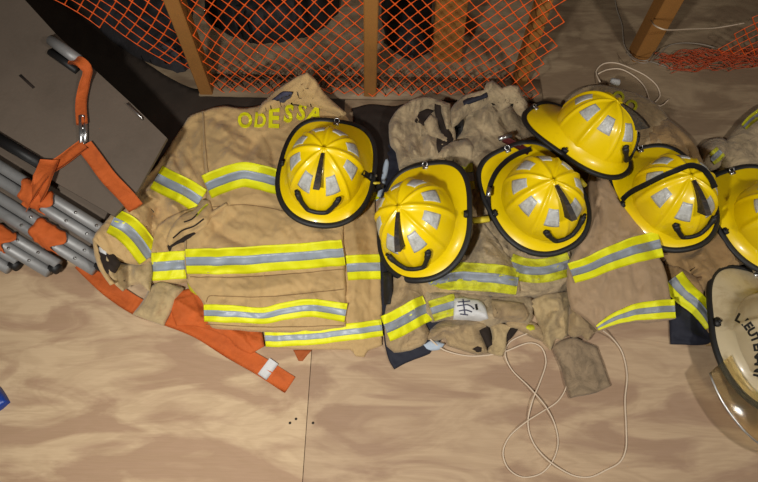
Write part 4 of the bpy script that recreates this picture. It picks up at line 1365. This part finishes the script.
# --- fourth coat, broad pinkish-tan body right of centre
CD = thing('firefighter_coat', 'broad pinkish-tan coat body with two lime stripes, spread below the highest helmet', 'coat', P(620, 250, 0), 'tan firefighter coats')
M_TAND = mat('pinkish_tan_aramid', (178, 150, 118), .88, .5, 600, .06, 7, sheen=.15, weave=260, spots=(14, .3, (132, 104, 80)), crease=8, cdist=0.008)
d1, _ = piece(CD, 'body', M_TAND, [(592, 168), (604, 172), (612, 186), (622, 204), (634, 218), (646, 233), (656, 252), (665, 270), (670, 295), (676, 318), (650, 322), (628, 323), (612, 327), (600, 331), (586, 318), (572, 308), (568, 290), (569, 264), (580, 240), (588, 210), (587, 185)], press=False, z0=.050, thick=.018, puff=.018, W=24, seed=26, auto=4, ang=1.6, spread=.4, amp=0.0052,
    folds=[([(600, 200), (590, 235), (580, 262)], -.008, 9), ([(640, 240), (650, 275), (655, 300)], .006, 10), ([(600, 190), (606, 230), (610, 300)], .005, 10), ([(630, 260), (640, 290), (645, 318)], -.004, 8), ([(609, 268), (606, 285), (600, 300)], -.005, 5)])
hivis(d1, [(571.5, 273.5), (588, 268), (607, 260), (632, 251), (661, 243.5)], [21, 22, 24, 26, 27], CD, mats=YD)
hivis(d1, [(597, 328), (608, 322), (620, 317), (635, 312.5), (655, 310), (675, 308.5)], [5, 11, 15, 18, 19, 19], CD, mats=YD)
# folded-back cuffs at its lower left corner
d2, _ = piece(CD, 'wristlet', M_RIB, [(530, 301), (545, 294), (562, 292), (576, 290), (581, 291), (576, 299), (570, 308), (570, 322), (569, 335), (562, 340), (556, 338), (551, 350), (546, 345), (539, 334), (537, 318)], z0=.001, on=[c7, c6], sink=.004, thick=.016, puff=.008, W=10, seed=27, auto=5, ang=1.3, amp=0.0105,
    folds=[([(545, 296), (552, 304), (553, 320)], .010, 4), ([(566, 295), (560, 310), (562, 330)], -.010, 3), ([(549, 320), (552, 312), (557, 306)], -.014, 3)])
d3, _ = piece(CD, 'cuff_band', M_TANB, [(570, 306), (578, 308), (590, 318), (601, 331), (594, 333), (588, 341), (582, 334), (574, 337), (569, 333)], z0=.020, thick=.016, puff=.010, W=8, seed=28, auto=4, amp=.006)
d4, _ = piece(CD, 'sleeve_tube', M_KNIT, [(553, 347), (560, 341), (574, 337), (586, 342), (597, 347), (603, 364), (611, 386), (598, 392), (584, 395), (571, 398), (566, 384), (561, 366)], z0=.003, thick=.016, puff=.008, W=12, seed=29, auto=3, ang=1.2, amp=.003)

# --- fifth coat, browner, its sleeve reaching past the fifth helmet
CE = thing('firefighter_coat', 'brown-tan coat with yellow neck letters and a sleeve ending in a navy opening', 'coat', P(690, 230, 0), 'tan firefighter coats')
e0, _ = piece(CE, 'back', M_TANB, [(560, 120), (566, 100), (580, 88), (600, 84), (625, 90), (648, 98), (664, 112), (672, 124), (690, 150), (660, 190), (620, 200), (590, 170), (566, 150)], z0=.006, thick=.022, puff=.03, W=22, seed=30, auto=6, ang=.8, amp=0.0065)
e1, _ = piece(CE, 'body', M_TANE, [(640, 120), (668, 118), (680, 128), (692, 140), (701, 155), (708, 172), (716, 188), (726, 204), (738, 222), (746, 242), (748, 262), (735, 268), (722, 272), (716, 285), (712, 300), (700, 296), (684, 280), (668, 262), (650, 240), (640, 200), (632, 160)], z0=.008, thick=.026, puff=.03, W=20, seed=31, auto=8, ang=1.1, spread=.5, amp=0.0120,
    folds=[([(716, 212), (708, 232), (694, 246)], -.018, 5), ([(722, 208), (734, 228), (738, 250)], .016, 6), ([(694, 260), (716, 256), (736, 252)], -.014, 4), ([(682, 254), (690, 268), (700, 280)], -.012, 4), ([(672, 130), (684, 144), (692, 166)], -.012, 4), ([(664, 122), (674, 140), (676, 160)], .010, 6), ([(716, 196), (724, 220), (730, 245)], .014, 6), ([(708, 208), (714, 228), (722, 252)], -.014, 5), ([(692, 272), (712, 268), (730, 264)], .008, 3), ([(690, 240), (704, 250), (718, 262)], .010, 6)])
e2, _ = piece(CE, 'lining', M_NAVY, [(668, 296), (680, 304), (694, 314), (706, 326), (714, 343), (700, 345), (671, 344), (670, 330)], z0=.003, thick=.008, puff=.003, W=10, seed=32, auto=0)
e2b, _ = piece(CE, 'cuff_rim', M_TANE, [(708, 326), (713, 328), (717, 338), (715, 345), (706, 346), (711, 340), (710, 333)], z0=.002, on=[], thick=.008, puff=.004, W=5, seed=32, auto=0)
e3, _ = piece(CE, 'sleeve', M_TANE, [(666, 264), (680, 268), (698, 280), (706, 298), (712, 314), (716, 332), (710, 336), (700, 322), (688, 312), (675, 303), (668, 290)], z0=.000, on=[e1], sink=.006, thick=.022, puff=.014, W=10, seed=33, auto=2, ang=1.0, amp=.004)
hivis(e3, [(672, 279), (683, 292), (695, 302), (704, 312), (712, 326)], [26, 24, 22, 20, 15], CE, mats=YD)
letters(e0, [('O', 618, 98, 17, 28, .9), ('O', 631, 106.5, 17, 32, .9)], M_YELD, CE)
e4, _ = piece(CE, 'name_flap', M_YELD, [(710, 196), (714, 192), (722, 202), (730, 212), (724, 220), (716, 210)], z0=.000, on=[e1], thick=.005, puff=.003, W=5, seed=3, auto=0)

# --- sixth coat at the upper right edge
CG = thing('firefighter_coat', 'dull grey-tan coat at the upper right frame edge behind the last yellow helmet', 'coat', P(750, 150, 0), 'tan firefighter coats')
g0, _ = piece(CG, 'lower_sleeve', M_TANC, [(702, 146), (708, 139), (720, 137), (730, 142), (732, 156), (724, 168), (712, 170), (706, 160)], z0=.006, thick=.022, puff=.018, W=9, seed=34, auto=4, amp=.008)
hivis(g0, [(711, 160), (716, 156), (721, 151)], [12, 13, 12], CG, frac=.4, mats=(M_YELD, M_SILD))
g1, _ = piece(CG, 'body', M_TANC, [(722, 150), (730, 136), (742, 122), (752, 112), (764, 104), (800, 96), (840, 140), (850, 240), (830, 330), (780, 300), (748, 262), (742, 226), (728, 190), (720, 168)], z0=.010, thick=.026, puff=.03, W=22, seed=35, auto=6, amp=0.0105, step=3.2)
hivis(g1, [(744, 127), (752, 119), (762, 112)], [7, 9, 10], CG, frac=.3, mats=(M_YELD, M_SILD))

# ---------------------------------------------------------------- cords and wires
def cord(name, line, r, m, label, cat, z=.004, seg=7, group=None):
    L = cr(line, 3.0)
    if L.shape[1] == 2: L = np.hstack([L, np.full((len(L), 1), z)])
    b = MB()
    b.tube([P(*p) for p in L], r, seg)
    o = b.build(name, m)
    return tag(o, label, cat, group)


cord('cord', [(430, 339, .030), (444, 350, .010), (470, 356, .004), (500, 353, .006), (528, 343, .010), (541, 347, .004), (546, 362, .004), (540, 382, .004), (532, 402, .010), (528, 424, .004), (534, 444, .004), (549, 461, .009), (572, 475, .004), (590, 477, .004), (606, 470, .004), (620, 462, .004), (626, 448, .004), (626, 425, .004), (625, 400, .004), (627, 375, .004), (622, 352, .004), (612, 338, .010), (602, 330, .030)],
     .0021, M_CORD, 'off-white cord looping out over the plywood below the middle coats', 'cord')
cord('cord', [(566, 361, .004), (567, 370, .004), (567, 385, .004), (558, 401, .004), (540, 413, .004), (526, 422, .010), (510, 436, .004), (503, 452, .004), (508, 468, .004), (522, 477, .004), (540, 474, .004), (552, 462, .004), (558, 444, .004), (555, 425, .004), (546, 407, .010), (530, 388, .009), (512, 370, .004), (505, 354, .010), (510, 342, .004), (526, 334, .010), (540, 330, .02)],
     .0019, M_CORD, 'off-white cord forming the lower closed loop on the plywood', 'cord')
cord('wire', [(600, 82, .02), (596, 72, .004), (603, 64, .003), (616, 63, .003), (630, 68, .003), (646, 76, .003), (657, 86, .003), (660, 96, .003), (655, 102, .003)], .0025, M_CORD, 'white wire arching over the floor above the highest helmet', 'wire')
cord('wire', [(598, 74, .006), (606, 70, .006), (620, 69, .006), (634, 76, .006), (644, 86, .003), (648, 96, .003), (650, 104, .02)], .0025, M_CORD, 'white wire running inside the arching one toward the coat collar', 'wire')
cord('wire', [(645, 100, .02), (660, 106, .006), (669, 99, .004)], .0025, M_CORD, 'short white wire end above the yellow neck letters', 'wire')
b = MB(); b.box(P(615, 82, .05), (.032, .022, .018), Matrix.Rotation(-.2, 3, 'Z'), .003)
o = tag(b.build('wire_plug', M_WHITE), 'small white plug on the wires behind the highest helmet', 'plug')
cord('wire', [(614, -6, .004), (617, 10, .004), (622, 25, .004), (624, 44, .004), (630, 54, .004), (640, 60, .004), (652, 62, .004), (664, 66, .004), (676, 70, .006)], .0022, M_WIRE, 'dark grey wire coming down the floor left of the bare stud', 'wire')
def wraps(lines, r, m, label):
    b = MB()
    for l in lines:
        b.tube([P(*p) for p in cr(l, 3.0)], r, 6)
    return tag(b.build('tie_wire', m), label, 'wire')
wraps([[(651, 20, .22), (654, 25, .30), (662, 29, .32), (671, 30, .28), (690, 29, .2), (715, 28, .12), (745, 23, .1)]], .0022, M_CORD, 'pale wire wrapped round the bare stud and led away to the right')
wraps([[(630, 55, .05), (638, 60, .08), (648, 60, .10), (654, 52, .06)], [(626, 52, .04), (634, 60, .05), (646, 63, .06), (657, 56, .03), (668, 46, .02), (682, 43, .02), (700, 44, .02), (716, 48, .02)]], .0020, M_WIRE, 'grey wires looped round the foot of the bare stud')
